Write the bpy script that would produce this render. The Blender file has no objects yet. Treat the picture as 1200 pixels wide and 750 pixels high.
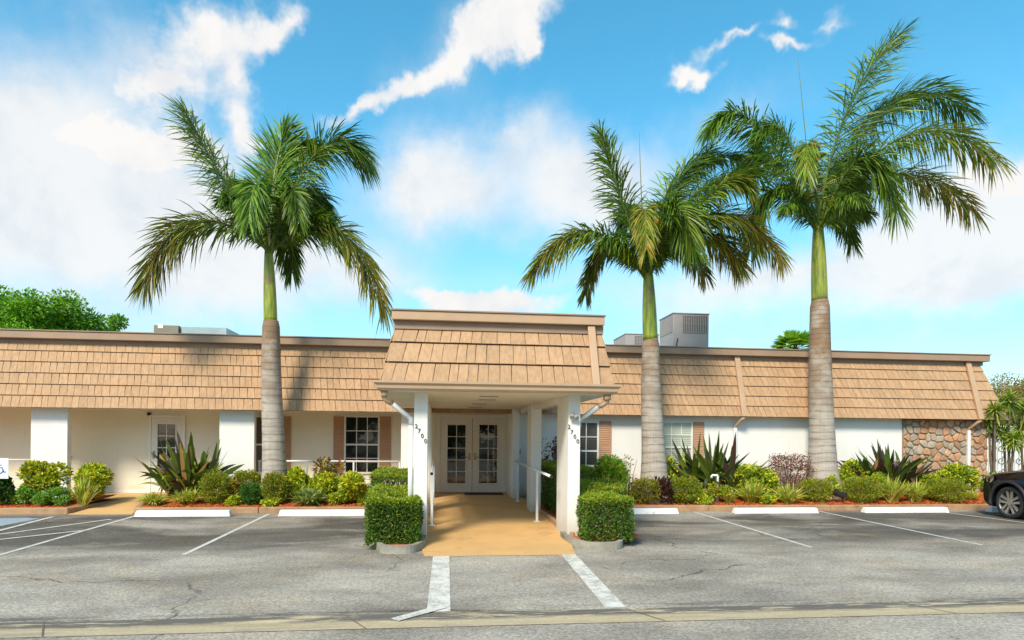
import bpy, math, random
import numpy as np
from mathutils import Matrix, Vector
random.seed(7); RNG = np.random.default_rng(7)
R = math.radians
scene = bpy.context.scene
col = scene.collection

# ------------------------------------------------------------------ camera
F_PX = 740.0; YAW = math.atan(85/740); ROLL = 0.0089; CY = 511.4; CAM_H = 1.75
cd = bpy.data.cameras.new('camera'); cam = bpy.data.objects.new('camera', cd); col.objects.link(cam)
scene.camera = cam
cd.sensor_width = 36; cd.lens = 36*F_PX/1200; cd.shift_y = (CY-375)/1200
cd.clip_start = 0.05; cd.clip_end = 2000
ROT = Matrix.Rotation(-YAW, 3, 'Z') @ Matrix.Rotation(math.pi/2, 3, 'X') @ Matrix.Rotation(ROLL, 3, 'Z')
cam.matrix_world = Matrix.Translation((0, 0, CAM_H)) @ ROT.to_4x4()

def ray(px, py):
    return ROT @ Vector(((px-600)/F_PX, -(py-CY)/F_PX, -1))
def at(px, py, Y):
    "where the line of sight through a photo point meets the vertical plane at distance Y"
    d = ray(px, py); t = Y/d.y
    return Vector((d.x*t, Y, CAM_H+d.z*t))
def X(px, Y): return at(px, 511, Y).x
def Z(px, py, Y): return at(px, py, Y).z

# ------------------------------------------------------------------ light
SUN_EL, SUN_AZ = R(42), R(30)          # sun behind the camera, 30 deg to the left
sun_from = Vector((-math.sin(SUN_AZ)*math.cos(SUN_EL), -math.cos(SUN_AZ)*math.cos(SUN_EL), math.sin(SUN_EL)))
sd = bpy.data.lights.new('sun', 'SUN'); sd.energy = 3.0; sd.angle = R(14); sd.color = (1, 0.89, 0.72)
so = bpy.data.objects.new('sun', sd); col.objects.link(so)
so.rotation_euler = sun_from.to_track_quat('Z', 'Y').to_euler(); so.location = (-10, -20, 30)

vs = scene.view_settings
vs.view_transform = 'Standard'; vs.look = 'None'; vs.gamma = 1; vs.use_curve_mapping = False
vs.exposure = 0.72

class NT:
    "tiny node-tree helper"
    def __init__(s, t): s.t = t; s.n = t.nodes; s.l = t.links
    def new(s, typ, **kw):
        n = s.n.new(typ)
        for k, v in kw.items():
            if k == 'ins':
                for i, val in v.items():
                    if isinstance(val, bpy.types.NodeSocket): s.l.new(val, n.inputs[i])
                    else: n.inputs[i].default_value = val
            else: setattr(n, k, v)
        return n
    def math(s, op, a, b=0.0, c=0.0, clamp=False):
        return s.new('ShaderNodeMath', operation=op, use_clamp=clamp, ins={0: a, 1: b, 2: c}).outputs[0]
    def mix(s, f, a, b, blend='MIX'):
        n = s.new('ShaderNodeMix', data_type='RGBA', blend_type=blend)
        for k, v in ((0, f), (6, a), (7, b)):
            if isinstance(v, bpy.types.NodeSocket): s.l.new(v, n.inputs[k])
            else: n.inputs[k].default_value = (*v, 1) if isinstance(v, tuple) and len(v) == 3 else v
        return n.outputs[2]
    def ss(s, x, lo, hi, a=0.0, b=1.0):
        n = s.new('ShaderNodeMapRange', interpolation_type='SMOOTHSTEP', ins={0: x, 1: lo, 2: hi, 3: a, 4: b})
        return n.outputs[0]
    def noise(s, vec, scale, detail=4, rough=0.55, dist=0.0):
        return s.new('ShaderNodeTexNoise', ins={'Vector': vec, 'Scale': scale, 'Detail': detail, 'Roughness': rough, 'Distortion': dist}).outputs[0]

# sky: Nishita sky with a layer of clouds lying on it
world = bpy.data.worlds.new('World'); scene.world = world; world.use_nodes = True
W = NT(world.node_tree); W.n.clear()
sky = W.new('ShaderNodeTexSky', sky_type='NISHITA', sun_disc=False, sun_elevation=SUN_EL, sun_rotation=math.atan2(sun_from.x, sun_from.y), air_density=1.0, dust_density=0.6, ozone_density=2.0, altitude=0)
hs = W.new('ShaderNodeHueSaturation', ins={'Hue': 0.472, 'Saturation': 1.30, 'Value': 1.04, 'Color': sky.outputs[0]})
tc = W.new('ShaderNodeTexCoord')
sep = W.new('ShaderNodeSeparateXYZ', ins={0: tc.outputs['Generated']})
dx, dy, dz = sep.outputs
az = W.math('ARCTAN2', dx, dy); el = W.math('ARCSINE', dz)
ae = W.new('ShaderNodeCombineXYZ', ins={0: az, 1: el}).outputs[0]
def ang(px, py):
    d = ray(px, py).normalized(); return math.atan2(d.x, d.y), math.asin(d.z)
nz_big = W.noise(ae, 3.2, 7, 0.6, 0.4)
wob = W.new('ShaderNodeTexNoise', ins={'Vector': ae, 'Scale': 5.5, 'Detail': 5, 'Roughness': 0.62})
wsub = W.new('ShaderNodeVectorMath', operation='SUBTRACT', ins={0: wob.outputs['Color'], 1: (0.5, 0.5, 0.5)})
def warp(amt):
    m = W.new('ShaderNodeVectorMath', operation='SCALE', ins={0: wsub.outputs[0], 'Scale': amt})
    return W.new('ShaderNodeVectorMath', operation='ADD', ins={0: ae, 1: m.outputs[0]}).outputs[0]
def blobs(lst, amt):
    v = warp(amt); s = None
    for (px, py, rx, ry, rot, w) in lst:
        a, e = ang(px, py)
        g = 1/950.0
        mp = W.new('ShaderNodeMapping', vector_type='TEXTURE', ins={'Vector': v, 'Location': (a, e, 0), 'Rotation': (0, 0, R(rot)), 'Scale': (rx*g, ry*g, 1)})
        # flatten z so that the gradient is round in azimuth and elevation only
        gr = W.new('ShaderNodeTexGradient', gradient_type='QUADRATIC_SPHERE', ins={0: mp.outputs[0]}).outputs[1]
        s = W.math('MULTIPLY', gr, w) if s is None else W.math('MULTIPLY_ADD', gr, w, s)
    return s
crisp = blobs([(250, 20, 170, 75, 10, 1.7), (190, 85, 130, 75, 0, 1.7), (335, 25, 85, 38, 25, 1.3), (285, 85, 60, 65, 40, 1.3), (150, 155, 110, 60, 0, 1.6), (280, 145, 60, 60, 0, 1.5),
               (210, 180, 170, 70, 0, 1.4),
               (425, 125, 80, 32, 22, 1.6), (480, 88, 100, 50, 40, 1.8), (550, 45, 120, 66, 30, 1.8), (620, 5, 130, 50, 20, 1.6),
               (815, 90, 55, 22, 5, 1.5), (920, 50, 65, 24, -5, 1.5), (850, 48, 80, 22, 15, 1.1), (915, 12, 45, 30, 0, 1.1), (610, 38, 60, 42, 30, 0.9), (970, 15, 60, 30, 0, .8),
               (560, 362, 190, 50, 0, 3.2), (1180, 190, 150, 80, 0, 1.5), (30, 110, 150, 70, -20, 0.9)], 0.19)
soft = blobs([(90, 240, 330, 230, 0, 1.9), (250, 290, 330, 170, 0, 1.8), (20, 130, 260, 130, 0, 1.3), (500, 225, 190, 115, 0, 2.0), (690, 215, 250, 150, 0, 2.3), (600, 150, 180, 100, 20, 0.8), (1170, 250, 260, 170, 0, 2.2),
              (900, 335, 460, 110, 4, 1.5), (1130, 345, 260, 90, 0, 1.2), (430, 330, 270, 110, 0, 1.1), (860, 140, 190, 90, 0, 0.6), (180, 60, 240, 140, 0, 1.0), (520, 60, 210, 100, 30, 0.8), (640, 330, 220, 60, 0, .5)], 0.16)
# away from the photographed part of the sky, clouds come from noise only
gen = W.math('MULTIPLY', W.ss(W.noise(ae, 1.6, 6, 0.55), 0.5, 0.68), W.ss(dy, 0.35, 0.0))
fine = W.noise(ae, 9, 6, 0.62, 0.3)
dc = W.ss(W.math('ADD', crisp, W.math('MULTIPLY_ADD', fine, 1.5, -0.75)), 0.15, 1.15)
dsft = W.ss(W.math('ADD', soft, W.math('MULTIPLY_ADD', nz_big, 1.1, -0.55)), 0.05, 1.35, 0.0, 0.90)
dens = W.math('MAXIMUM', W.math('MAXIMUM', dc, dsft), gen)
haze_h = W.ss(el, 0.45, 0.0, 0.0, 0.55)
CLOUD = 3.95
skyc = W.mix(haze_h, hs.outputs[0], (0.42*CLOUD, 0.66*CLOUD, 0.80*CLOUD))
cl_col = W.mix(W.ss(fine, 0.3, 0.6), (0.85*CLOUD, 0.87*CLOUD, 0.90*CLOUD), (CLOUD, CLOUD*0.985, CLOUD*0.965))
final = W.mix(dens, skyc, cl_col)
bg = W.new('ShaderNodeBackground', ins={0: final, 1: 0.15})
wo = W.new('ShaderNodeOutputWorld', ins={0: bg.outputs[0]})

# ------------------------------------------------------------------ mesh helpers
OFF = {}
class MB:
    "collects shapes in world coordinates; build() links them as ONE mesh object"
    def __init__(s): s.v = []; s.f = []; s.c = []; s.nv = 0; s.fast = []
    def add(s, verts, faces, c=None):
        b = s.nv; s.v.append(np.asarray(verts, float).reshape(-1, 3)); n = len(s.v[-1]); s.nv += n
        s.f += [tuple(i+b for i in f) for f in faces]
        cc = np.ones((n, 4)); 
        if c is not None: cc[:, :3] = c
        s.c.append(cc)
    def addnp(s, V, F, C):
        "V (n,3), F (m,k) int array, C (n,3)"
        b = s.nv; s.v.append(V); s.nv += len(V); s.fast.append(F+b)
        cc = np.ones((len(V), 4)); cc[:, :3] = C; s.c.append(cc)
    def box(s, x0, x1, y0, y1, z0, z1, c=None):
        v = [(x, y, z) for z in (z0, z1) for y in (y0, y1) for x in (x0, x1)]
        s.add(v, [(0, 2, 3, 1), (4, 5, 7, 6), (0, 1, 5, 4), (2, 6, 7, 3), (0, 4, 6, 2), (1, 3, 7, 5)], c); return s
    def hexa(s, v8, c=None):
        s.add(v8, [(0, 2, 3, 1), (4, 5, 7, 6), (0, 1, 5, 4), (2, 6, 7, 3), (0, 4, 6, 2), (1, 3, 7, 5)], c); return s
    def quad(s, a, b, c_, d, c=None): s.add([a, b, c_, d], [(0, 1, 2, 3)], c); return s
    def prism(s, pts, z0, z1, c=None):
        "polygon in x,y (counter-clockwise) extruded in z; z may be callables"
        n = len(pts); f0 = z0 if callable(z0) else (lambda x, y: z0); f1 = z1 if callable(z1) else (lambda x, y: z1)
        v = [(x, y, f0(x, y)) for x, y in pts]+[(x, y, f1(x, y)) for x, y in pts]
        s.add(v, [tuple(range(n-1, -1, -1)), tuple(range(n, 2*n))]+[(i, (i+1) % n, n+(i+1) % n, n+i) for i in range(n)], c); return s
    def tube(s, pts, r, n=10, c=None, caps=True):
        pts = [Vector(p) for p in pts]; rs = r if isinstance(r, (list, tuple)) else [r]*len(pts)
        V = []; up = Vector((0, 0, 1)); prev = None
        for i, p in enumerate(pts):
            t = (pts[min(i+1, len(pts)-1)]-pts[max(i-1, 0)]).normalized()
            a = prev if prev is not None else (up.cross(t) if abs(t.z) < .9 else Vector((1, 0, 0)))
            a = (a-t*a.dot(t)).normalized(); b = t.cross(a); prev = a
            for k in range(n):
                an = 2*math.pi*k/n; V.append(p+(a*math.cos(an)+b*math.sin(an))*rs[i])
        F = [(i*n+k, i*n+(k+1) % n, (i+1)*n+(k+1) % n, (i+1)*n+k) for i in range(len(pts)-1) for k in range(n)]
        if caps: F += [tuple(range(n-1, -1, -1)), tuple(range((len(pts)-1)*n, len(pts)*n))]
        s.add([tuple(v) for v in V], F, c); return s
    def build(s, name, mat, parent=None, loc=None, smooth=False, bevel=0, seg=2):
        me = bpy.data.meshes.new(name)
        V = np.concatenate(s.v)
        if parent is not None: off = OFF[parent.name]
        else: off = Vector(loc) if loc is not None else Vector((0, 0, 0))
        V = V-np.array(off)
        me.vertices.add(len(V)); me.vertices.foreach_set('co', V.astype(np.float32).ravel())
        li = [np.array([i for f in s.f for i in f], dtype=np.int32)]; tot = [np.array([len(f) for f in s.f], dtype=np.int32)]
        for F in s.fast: li.append(F.ravel().astype(np.int32)); tot.append(np.full(len(F), F.shape[1], dtype=np.int32))
        li = np.concatenate(li); tot = np.concatenate(tot); st = np.concatenate([[0], np.cumsum(tot)[:-1]]).astype(np.int32)
        me.loops.add(len(li)); me.loops.foreach_set('vertex_index', li)
        me.polygons.add(len(tot)); me.polygons.foreach_set('loop_start', st); me.polygons.foreach_set('loop_total', tot)
        me.polygons.foreach_set('use_smooth', np.full(len(tot), smooth))
        me.update(calc_edges=True)
        a = me.color_attributes.new('Col', 'FLOAT_COLOR', 'POINT'); a.data.foreach_set('color', np.concatenate(s.c).astype(np.float32).ravel())
        me.validate()
        me.materials.append(mat)
        o = bpy.data.objects.new(name, me); col.objects.link(o)
        if parent is not None: o.parent = parent
        else: o.location = off
        OFF[o.name] = Vector(off)
        if bevel:
            m = o.modifiers.new('bevel', 'BEVEL'); m.width = bevel; m.segments = seg; m.limit_method = 'ANGLE'; m.angle_limit = R(40)
        return o

def tag(o, label=None, cat=None, group=None, kind=None):
    if label: o['label'] = label
    if cat: o['category'] = cat
    if group: o['group'] = group
    if kind: o['kind'] = kind
    return o
def empty(name, loc, label, cat, group=None):
    o = bpy.data.objects.new(name, None); col.objects.link(o); o.location = loc; o.empty_display_size = 0.2
    OFF[o.name] = Vector(loc); tag(o, label, cat, group); return o

# ------------------------------------------------------------------ materials
MATS = {}
def material(name, color, rough=0.7, metal=0.0, var=0.0, vscale=3.0, bump=0.0, bscale=60.0, coat=0.0, spec=0.5, attr=False, island=0.0, stretch=(1, 1, 1), dirt=None, splash=False):
    m = bpy.data.materials.new(name); m.use_nodes = True; T = NT(m.node_tree); T.n.clear()
    tc = T.new('ShaderNodeTexCoord'); vec = tc.outputs['Object']
    if stretch != (1, 1, 1): vec = T.new('ShaderNodeMapping', ins={'Vector': vec, 'Scale': stretch}).outputs[0]
    c = T.new('ShaderNodeRGB'); c.outputs[0].default_value = (*color, 1); cc = c.outputs[0]
    if attr:
        cc = T.new('ShaderNodeVertexColor', layer_name='Col').outputs[0]
    if island:
        g = T.new('ShaderNodeNewGeometry')
        cc = T.mix(1.0, cc, T.new('ShaderNodeCombineColor', ins={i: T.math('MULTIPLY_ADD', g.outputs['Random Per Island'], island, 1-island*.6) for i in range(3)}).outputs[0], 'MULTIPLY')
    if var:
        n = T.noise(vec, vscale, 5, 0.6); v = T.math('MULTIPLY_ADD', T.ss(n, 0.3, 0.7), var, 1-var)
        cc = T.mix(1.0, cc, T.new('ShaderNodeCombineColor', ins={0: v, 1: v, 2: v}).outputs[0], 'MULTIPLY')
    if dirt:
        n = T.noise(vec, dirt[1], 6, 0.65); cc = T.mix(T.ss(n, dirt[2], dirt[2]+.12, 0, dirt[3]), cc, dirt[0])
    if splash:
        spz = T.new('ShaderNodeSeparateXYZ', ins={0: T.new('ShaderNodeNewGeometry').outputs['Position']}).outputs[2]
        n = T.noise(vec, 3.0, 6, 0.7)
        cc = T.mix(T.math('MULTIPLY', T.ss(T.math('MULTIPLY_ADD', n, .5, spz), 0.75, 0.30), 0.5), cc, (0.36, 0.27, 0.17))
        sv = T.new('ShaderNodeMapping', ins={'Vector': tc.outputs['Object'], 'Scale': (7, 7, 0.35)}).outputs[0]
        cc = T.mix(T.ss(T.noise(sv, 1.2, 5, 0.65), 0.56, 0.74, 0, 0.16), cc, (0.40, 0.37, 0.28))
    p = T.new('ShaderNodeBsdfPrincipled', ins={'Base Color': cc, 'Roughness': rough, 'Metallic': metal, 'Coat Weight': coat, 'Specular IOR Level': spec})
    p.inputs['Coat Roughness'].default_value = 0.05
    if bump:
        b = T.new('ShaderNodeBump', ins={'Height': T.noise(vec, bscale, 4, 0.6), 'Strength': bump, 'Distance': 0.01}); T.l.new(b.outputs[0], p.inputs['Normal'])
    T.new('ShaderNodeOutputMaterial', ins={0: p.outputs[0]}); MATS[name] = m; return m
def leafmat(name, rough=0.45, trans=0.3):
    m = bpy.data.materials.new(name); m.use_nodes = True; T = NT(m.node_tree); T.n.clear()
    cc = T.new('ShaderNodeVertexColor', layer_name='Col').outputs[0]
    p = T.new('ShaderNodeBsdfPrincipled', ins={'Base Color': cc, 'Roughness': rough, 'Specular IOR Level': 0.35})
    t = T.new('ShaderNodeBsdfTranslucent', ins={0: T.mix(1.0, cc, (1.0, 1.0, 0.55), 'MULTIPLY')})
    mx = T.new('ShaderNodeMixShader', ins={0: trans, 1: p.outputs[0], 2: t.outputs[0]})
    T.new('ShaderNodeOutputMaterial', ins={0: mx.outputs[0]}); return m

white_stucco = material('white_stucco', (0.78, 0.78, 0.74), 0.85, var=0.07, vscale=1.2, bump=0.25, bscale=70, dirt=((0.5, 0.47, 0.38), 1.1, 0.66, 0.35), splash=True)
stucco_warm_bounce = material('stucco_warm_bounce', (0.82, 0.775, 0.63), 0.85, var=0.06, vscale=1.0, bump=0.25, bscale=70, splash=True)  # the white wall paint again, warm porch bounce light put into its base colour
ceiling_mat = material('ceiling_paint', (0.76, 0.74, 0.64), 0.8, var=0.1, vscale=1.3)
white_paint = material('white_paint', (0.76, 0.76, 0.72), 0.5, var=0.06, vscale=4)
door_paint = material('door_paint', (0.80, 0.79, 0.74), 0.45, var=0.05, vscale=4)
shingle_mat = material('tan_shingle', (0.51, 0.315, 0.17), 0.8, var=0.22, vscale=3.5, bump=0.5, bscale=30, island=0.15, stretch=(6, 6, .8), dirt=((0.25, 0.17, 0.10), 0.9, 0.56, 0.35))
trim_mat = material('tan_trim', (0.50, 0.33, 0.20), 0.55, var=0.12, vscale=2.2)
fascia_mid = material('fascia_tan', (0.36, 0.245, 0.16), 0.55, var=0.15, vscale=1.5)
fascia_dark = material('brown_fascia', (0.33, 0.22, 0.145), 0.6, var=0.15, vscale=2.0)
gutter_mat = material('gutter_tan', (0.47, 0.33, 0.21), 0.4, var=0.08)
shutter_mat = material('shutter_tan', (0.45, 0.26, 0.15), 0.6, var=0.06)
metal_white = material('white_pipe', (0.74, 0.76, 0.76), 0.35, var=0.05)
spout_grey = material('spout_grey', (0.50, 0.53, 0.53), 0.4, var=0.1)
ac_mat = material('ac_grey', (0.36, 0.34, 0.33), 0.5, var=0.08)
ac_dark = material('ac_grille', (0.09, 0.085, 0.09), 0.6)
galv = material('galvanised', (0.42, 0.50, 0.50), 0.35, metal=0.6, var=0.2, vscale=2)
roof_mat = material('flat_roof', (0.45, 0.45, 0.43), 0.9, var=0.15)
dark_metal = material('dark_metal', (0.02, 0.02, 0.02), 0.45)
brass = material('handle_metal', (0.35, 0.30, 0.22), 0.3, metal=0.9)
number_mat = material('number_black', (0.07, 0.065, 0.06), 0.4)
black_rubber = material('black_rubber', (0.02, 0.02, 0.02), 0.8, bump=0.2)
concrete = material('concrete', (0.36, 0.34, 0.28), 0.9, var=0.35, vscale=4, bump=0.4, bscale=50, dirt=((0.12, 0.11, 0.085), 3.0, 0.55, 0.6))
kerb_mat = material('tan_kerb', (0.44, 0.27, 0.145), 0.85, var=0.3, vscale=3, bump=0.4, bscale=40, dirt=((0.16, 0.10, 0.06), 5.0, 0.58, 0.6))
walk_mat = material('tan_walk', (0.66, 0.40, 0.155), 0.75, var=0.15, vscale=1.1, bump=0.3, bscale=90, dirt=((0.30, 0.19, 0.09), 1.3, 0.56, 0.4))
stop_mat = material('stop_paint', (0.82, 0.82, 0.80), 0.7, var=0.06, vscale=5, bump=0.2, bscale=60, dirt=((0.40, 0.30, 0.20), 7.0, 0.57, 0.55))
mulch_mat = material('orange_mulch', (0.55, 0.12, 0.018), 0.95, var=0.35, vscale=20, bump=1.0, bscale=60)
chip_mat = material('mulch_chip', (1, 1, 1), 0.9, attr=True)
stone_mat = material('field_stone', (1, 1, 1), 0.85, attr=True, var=0.3, vscale=9, bump=0.5, bscale=30)
mortar = material('mortar', (0.27, 0.21, 0.155), 0.95, bump=0.4)
bark = material('bark', (0.16, 0.125, 0.09), 0.9, var=0.3, vscale=6, bump=0.6)
car_paint = material('black_car_paint', (0.005, 0.006, 0.011), 0.3, coat=0.7, spec=.3)
plastic_dark = material('dark_plastic', (0.02, 0.02, 0.022), 0.6)
rim_mat = material('alloy_rim', (0.42, 0.42, 0.42), 0.3, metal=0.8)
tyre_mat = material('tyre', (0.022, 0.022, 0.022), 0.75)
lens_mat = material('headlight_lens', (0.30, 0.20, 0.15), 0.12, coat=1.0)
red_lens = material('tail_lens', (0.3, 0.01, 0.01), 0.15, coat=1.0)
sign_white = material('sign_white', (0.75, 0.76, 0.78), 0.4)
sign_blue = material('sign_blue', (0.02, 0.12, 0.42), 0.4)
leaf = leafmat('leaf'); frondm = leafmat('frond_leaf', 0.4, 0.28)
glass_car = material('car_glass', (0.01, 0.012, 0.014), 0.04, spec=0.8)

# window glass: dark room seen behind a reflecting pane
def glassmat(name, rough=0.03, tint=(0.012, 0.014, 0.014), ior=1.5):
    m = bpy.data.materials.new(name); m.use_nodes = True; T = NT(m.node_tree); T.n.clear()
    tcn = T.new('ShaderNodeTexCoord')
    b = T.new('ShaderNodeBump', ins={'Height': T.noise(tcn.outputs['Object'], 2.5, 2), 'Strength': 0.10, 'Distance': 0.02})
    p = T.new('ShaderNodeBsdfPrincipled', ins={'Base Color': (*tint, 1), 'Roughness': rough, 'Specular IOR Level': 0.6, 'IOR': ior, 'Normal': b.outputs[0]})
    T.new('ShaderNodeOutputMaterial', ins={0: p.outputs[0]}); return m
pane_mat = glassmat('window_glass', ior=1.6)

# blinds behind glass
def blindmat(name, c, gap, scale):
    m = bpy.data.materials.new(name); m.use_nodes = True; T = NT(m.node_tree); T.n.clear()
    tcn = T.new('ShaderNodeTexCoord'); sp = T.new('ShaderNodeSeparateXYZ', ins={0: tcn.outputs['Object']})
    w = T.math('FRACT', T.math('MULTIPLY', sp.outputs[2], scale))
    cc = T.mix(T.ss(w, 0.55, 0.7), c, gap)
    p = T.new('ShaderNodeBsdfPrincipled', ins={'Base Color': cc, 'Roughness': 0.3, 'Specular IOR Level': 0.8})
    p.inputs['Coat Weight'].default_value = 0.6
    T.new('ShaderNodeOutputMaterial', ins={0: p.outputs[0]}); return m
blind_light = blindmat('blind_light', (0.50, 0.54, 0.44), (0.30, 0.33, 0.27), 18)
blind_dark = blindmat('blind_dark', (0.055, 0.05, 0.045), (0.012, 0.012, 0.012), 18)

# asphalt
def asphalt(name, base=0.165, stalls=True):
    m = bpy.data.materials.new(name); m.use_nodes = True; T = NT(m.node_tree); T.n.clear()
    tcn = T.new('ShaderNodeTexCoord'); v = tcn.outputs['Object']
    sp = T.new('ShaderNodeSeparateXYZ', ins={0: v})
    grit = T.new('ShaderNodeTexVoronoi', feature='F1', ins={'Vector': v, 'Scale': 55.0})
    gcol = T.new('ShaderNodeSeparateColor', ins={0: grit.outputs['Color']}).outputs[0]
    g2 = T.noise(v, 26, 5, 0.75)
    val = T.math('MULTIPLY_ADD', gcol, 0.55, 0.72)
    val = T.math('MULTIPLY', val, T.math('MULTIPLY_ADD', T.ss(g2, 0.3, 0.7), 0.45, 0.77))
    st = T.new('ShaderNodeMapping', ins={'Vector': v, 'Scale': (0.55, 1.0, 1)}).outputs[0]
    mott = T.noise(st, 0.9, 7, 0.62, 0.3)
    val = T.math('MULTIPLY', val, T.ss(mott, 0.28, 0.72, 0.62, 1.25))
    if stalls:
        # oil and tyre darkening where cars stand
        n3 = T.noise(st, 0.55, 5, 0.6, 0.6)
        band = T.math('MULTIPLY', T.ss(sp.outputs[1], 9.4, 10.6), T.ss(sp.outputs[1], 14.9, 13.9))
        val = T.math('MULTIPLY', val, T.math('SUBTRACT', 1.0, T.math('MULTIPLY', band, T.ss(n3, 0.38, 0.56, 0.12, 0.66))))
        # dark tar line along the gutter
        n4 = T.noise(T.new('ShaderNodeMapping', ins={'Vector': v, 'Scale': (0.7, 6, 1)}).outputs[0], 1.3, 5, 0.7)
        b2 = T.math('MULTIPLY', T.ss(sp.outputs[1], 6.55, 6.32), T.ss(n4, 0.45, 0.62, 0, 0.6))
        val = T.math('MULTIPLY', val, T.math('SUBTRACT', 1.0, b2))
    # cracks
    wv = T.new('ShaderNodeTexNoise', ins={'Vector': v, 'Scale': 1.3, 'Detail': 5, 'Roughness': 0.6})
    wa = T.new('ShaderNodeVectorMath', operation='MULTIPLY_ADD', ins={0: wv.outputs['Color'], 1: (0.9, 0.9, 0), 2: v})
    vor = T.new('ShaderNodeTexVoronoi', feature='DISTANCE_TO_EDGE', ins={'Vector': wa.outputs[0], 'Scale': 0.30})
    cm = T.math('MULTIPLY', T.ss(vor.outputs['Distance'], 0.0045, 0.0012), T.ss(T.noise(v, 0.4, 3), 0.47, 0.58))
    val = T.math('MULTIPLY', val, T.math('MULTIPLY_ADD', cm, -0.62, 1.0))
    colr = T.new('ShaderNodeCombineColor', ins={0: T.math('MULTIPLY', val, base*1.03), 1: T.math('MULTIPLY', val, base*0.93), 2: T.math('MULTIPLY', val, base*0.77)}).outputs[0]
    colr = T.mix(T.ss(T.noise(st, 0.75, 6, 0.65, 0.5), 0.48, 0.68, 0, 0.55), colr, T.mix(1.0, colr, (1.12, 0.98, 0.78), 'MULTIPLY'))
    colr = T.mix(T.ss(T.noise(v, 2.2, 6, 0.7), 0.62, 0.74, 0, 0.35), colr, (0.07, 0.06, 0.05))
    bmp = T.new('ShaderNodeBump', ins={'Height': T.math('MULTIPLY_ADD', cm, -1.0, gcol), 'Strength': 0.5, 'Distance': 0.006})
    p = T.new('ShaderNodeBsdfPrincipled', ins={'Base Color': colr, 'Roughness': 0.9, 'Normal': bmp.outputs[0], 'Specular IOR Level': 0.3})
    T.new('ShaderNodeOutputMaterial', ins={0: p.outputs[0]}); return m
asph = asphalt('asphalt_lot', 0.33); asph_road = asphalt('asphalt_road', 0.34, False)

def painted(name, c, wear_lo, wear_hi, scale=7.0, stretch=(1, 1, 1)):
    "road paint worn through to asphalt"
    m = bpy.data.materials.new(name); m.use_nodes = True; T = NT(m.node_tree); T.n.clear()
    v = T.new('ShaderNodeTexCoord').outputs['Object']
    vv = T.new('ShaderNodeMapping', ins={'Vector': v, 'Scale': stretch}).outputs[0]
    grit = T.new('ShaderNodeTexVoronoi', feature='F1', ins={'Vector': v, 'Scale': 55.0})
    gcol = T.new('ShaderNodeSeparateColor', ins={0: grit.outputs['Color']}).outputs[0]
    w = T.ss(T.math('ADD', T.noise(vv, scale, 7, 0.7), T.math('MULTIPLY', gcol, 0.22)), wear_lo, wear_hi)
    gv = T.math('MULTIPLY_ADD', gcol, 0.20, 0.20)
    ac = T.new('ShaderNodeCombineColor', ins={0: gv, 1: gv, 2: T.math('MULTIPLY', gv, .86)}).outputs[0]
    p = T.new('ShaderNodeBsdfPrincipled', ins={'Base Color': T.mix(w, c, ac), 'Roughness': 0.8})
    T.new('ShaderNodeOutputMaterial', ins={0: p.outputs[0]}); return m
line_mat = painted('line_paint', (0.60, 0.59, 0.53), 0.50, 0.90)
line_worn = painted('line_paint_worn', (0.68, 0.65, 0.58), 0.50, 0.80, 4.0)
blue_line = painted('line_paint_blue', (0.20, 0.38, 0.56), 0.40, 0.80, 4.0)

def gutter_concrete():
    m = bpy.data.materials.new('gutter_concrete'); m.use_nodes = True; T = NT(m.node_tree); T.n.clear()
    v = T.new('ShaderNodeTexCoord').outputs['Object']; sp = T.new('ShaderNodeSeparateXYZ', ins={0: v})
    vs_ = T.new('ShaderNodeMapping', ins={'Vector': v, 'Scale': (0.5, 4.0, 1)}).outputs[0]
    n = T.noise(vs_, 1.6, 7, 0.68, 0.5); n2 = T.noise(v, 30, 4, 0.7)
    c = T.mix(T.ss(n, 0.35, 0.65), (0.40, 0.32, 0.19), (0.58, 0.48, 0.30))
    # tar smears left along the upper edge
    t = T.math('MULTIPLY', T.ss(T.math('ADD', sp.outputs[1], T.math('MULTIPLY_ADD', n, .3, -.15)), 5.98, 6.10), T.ss(T.noise(vs_, 2.2, 6, 0.75), 0.42, 0.50))
    c = T.mix(T.math('MULTIPLY', t, 0.92), c, (0.085, 0.08, 0.075))
    t2 = T.math('MULTIPLY', T.ss(sp.outputs[1], 6.0, 5.9), T.ss(n, 0.50, 0.62))
    c = T.mix(T.math('MULTIPLY', t2, 0.7), c, (0.24, 0.21, 0.165))
    c = T.mix(T.ss(n2, 0.35, 0.75, 0, 0.35), c, (0.16, 0.14, 0.11))
    p = T.new('ShaderNodeBsdfPrincipled', ins={'Base Color': c, 'Roughness': 0.9})
    b = T.new('ShaderNodeBump', ins={'Height': n2, 'Strength': 0.35, 'Distance': 0.005}); T.l.new(b.outputs[0], p.inputs['Normal'])
    T.new('ShaderNodeOutputMaterial', ins={0: p.outputs[0]}); return m
gut_mat = gutter_concrete()

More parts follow.
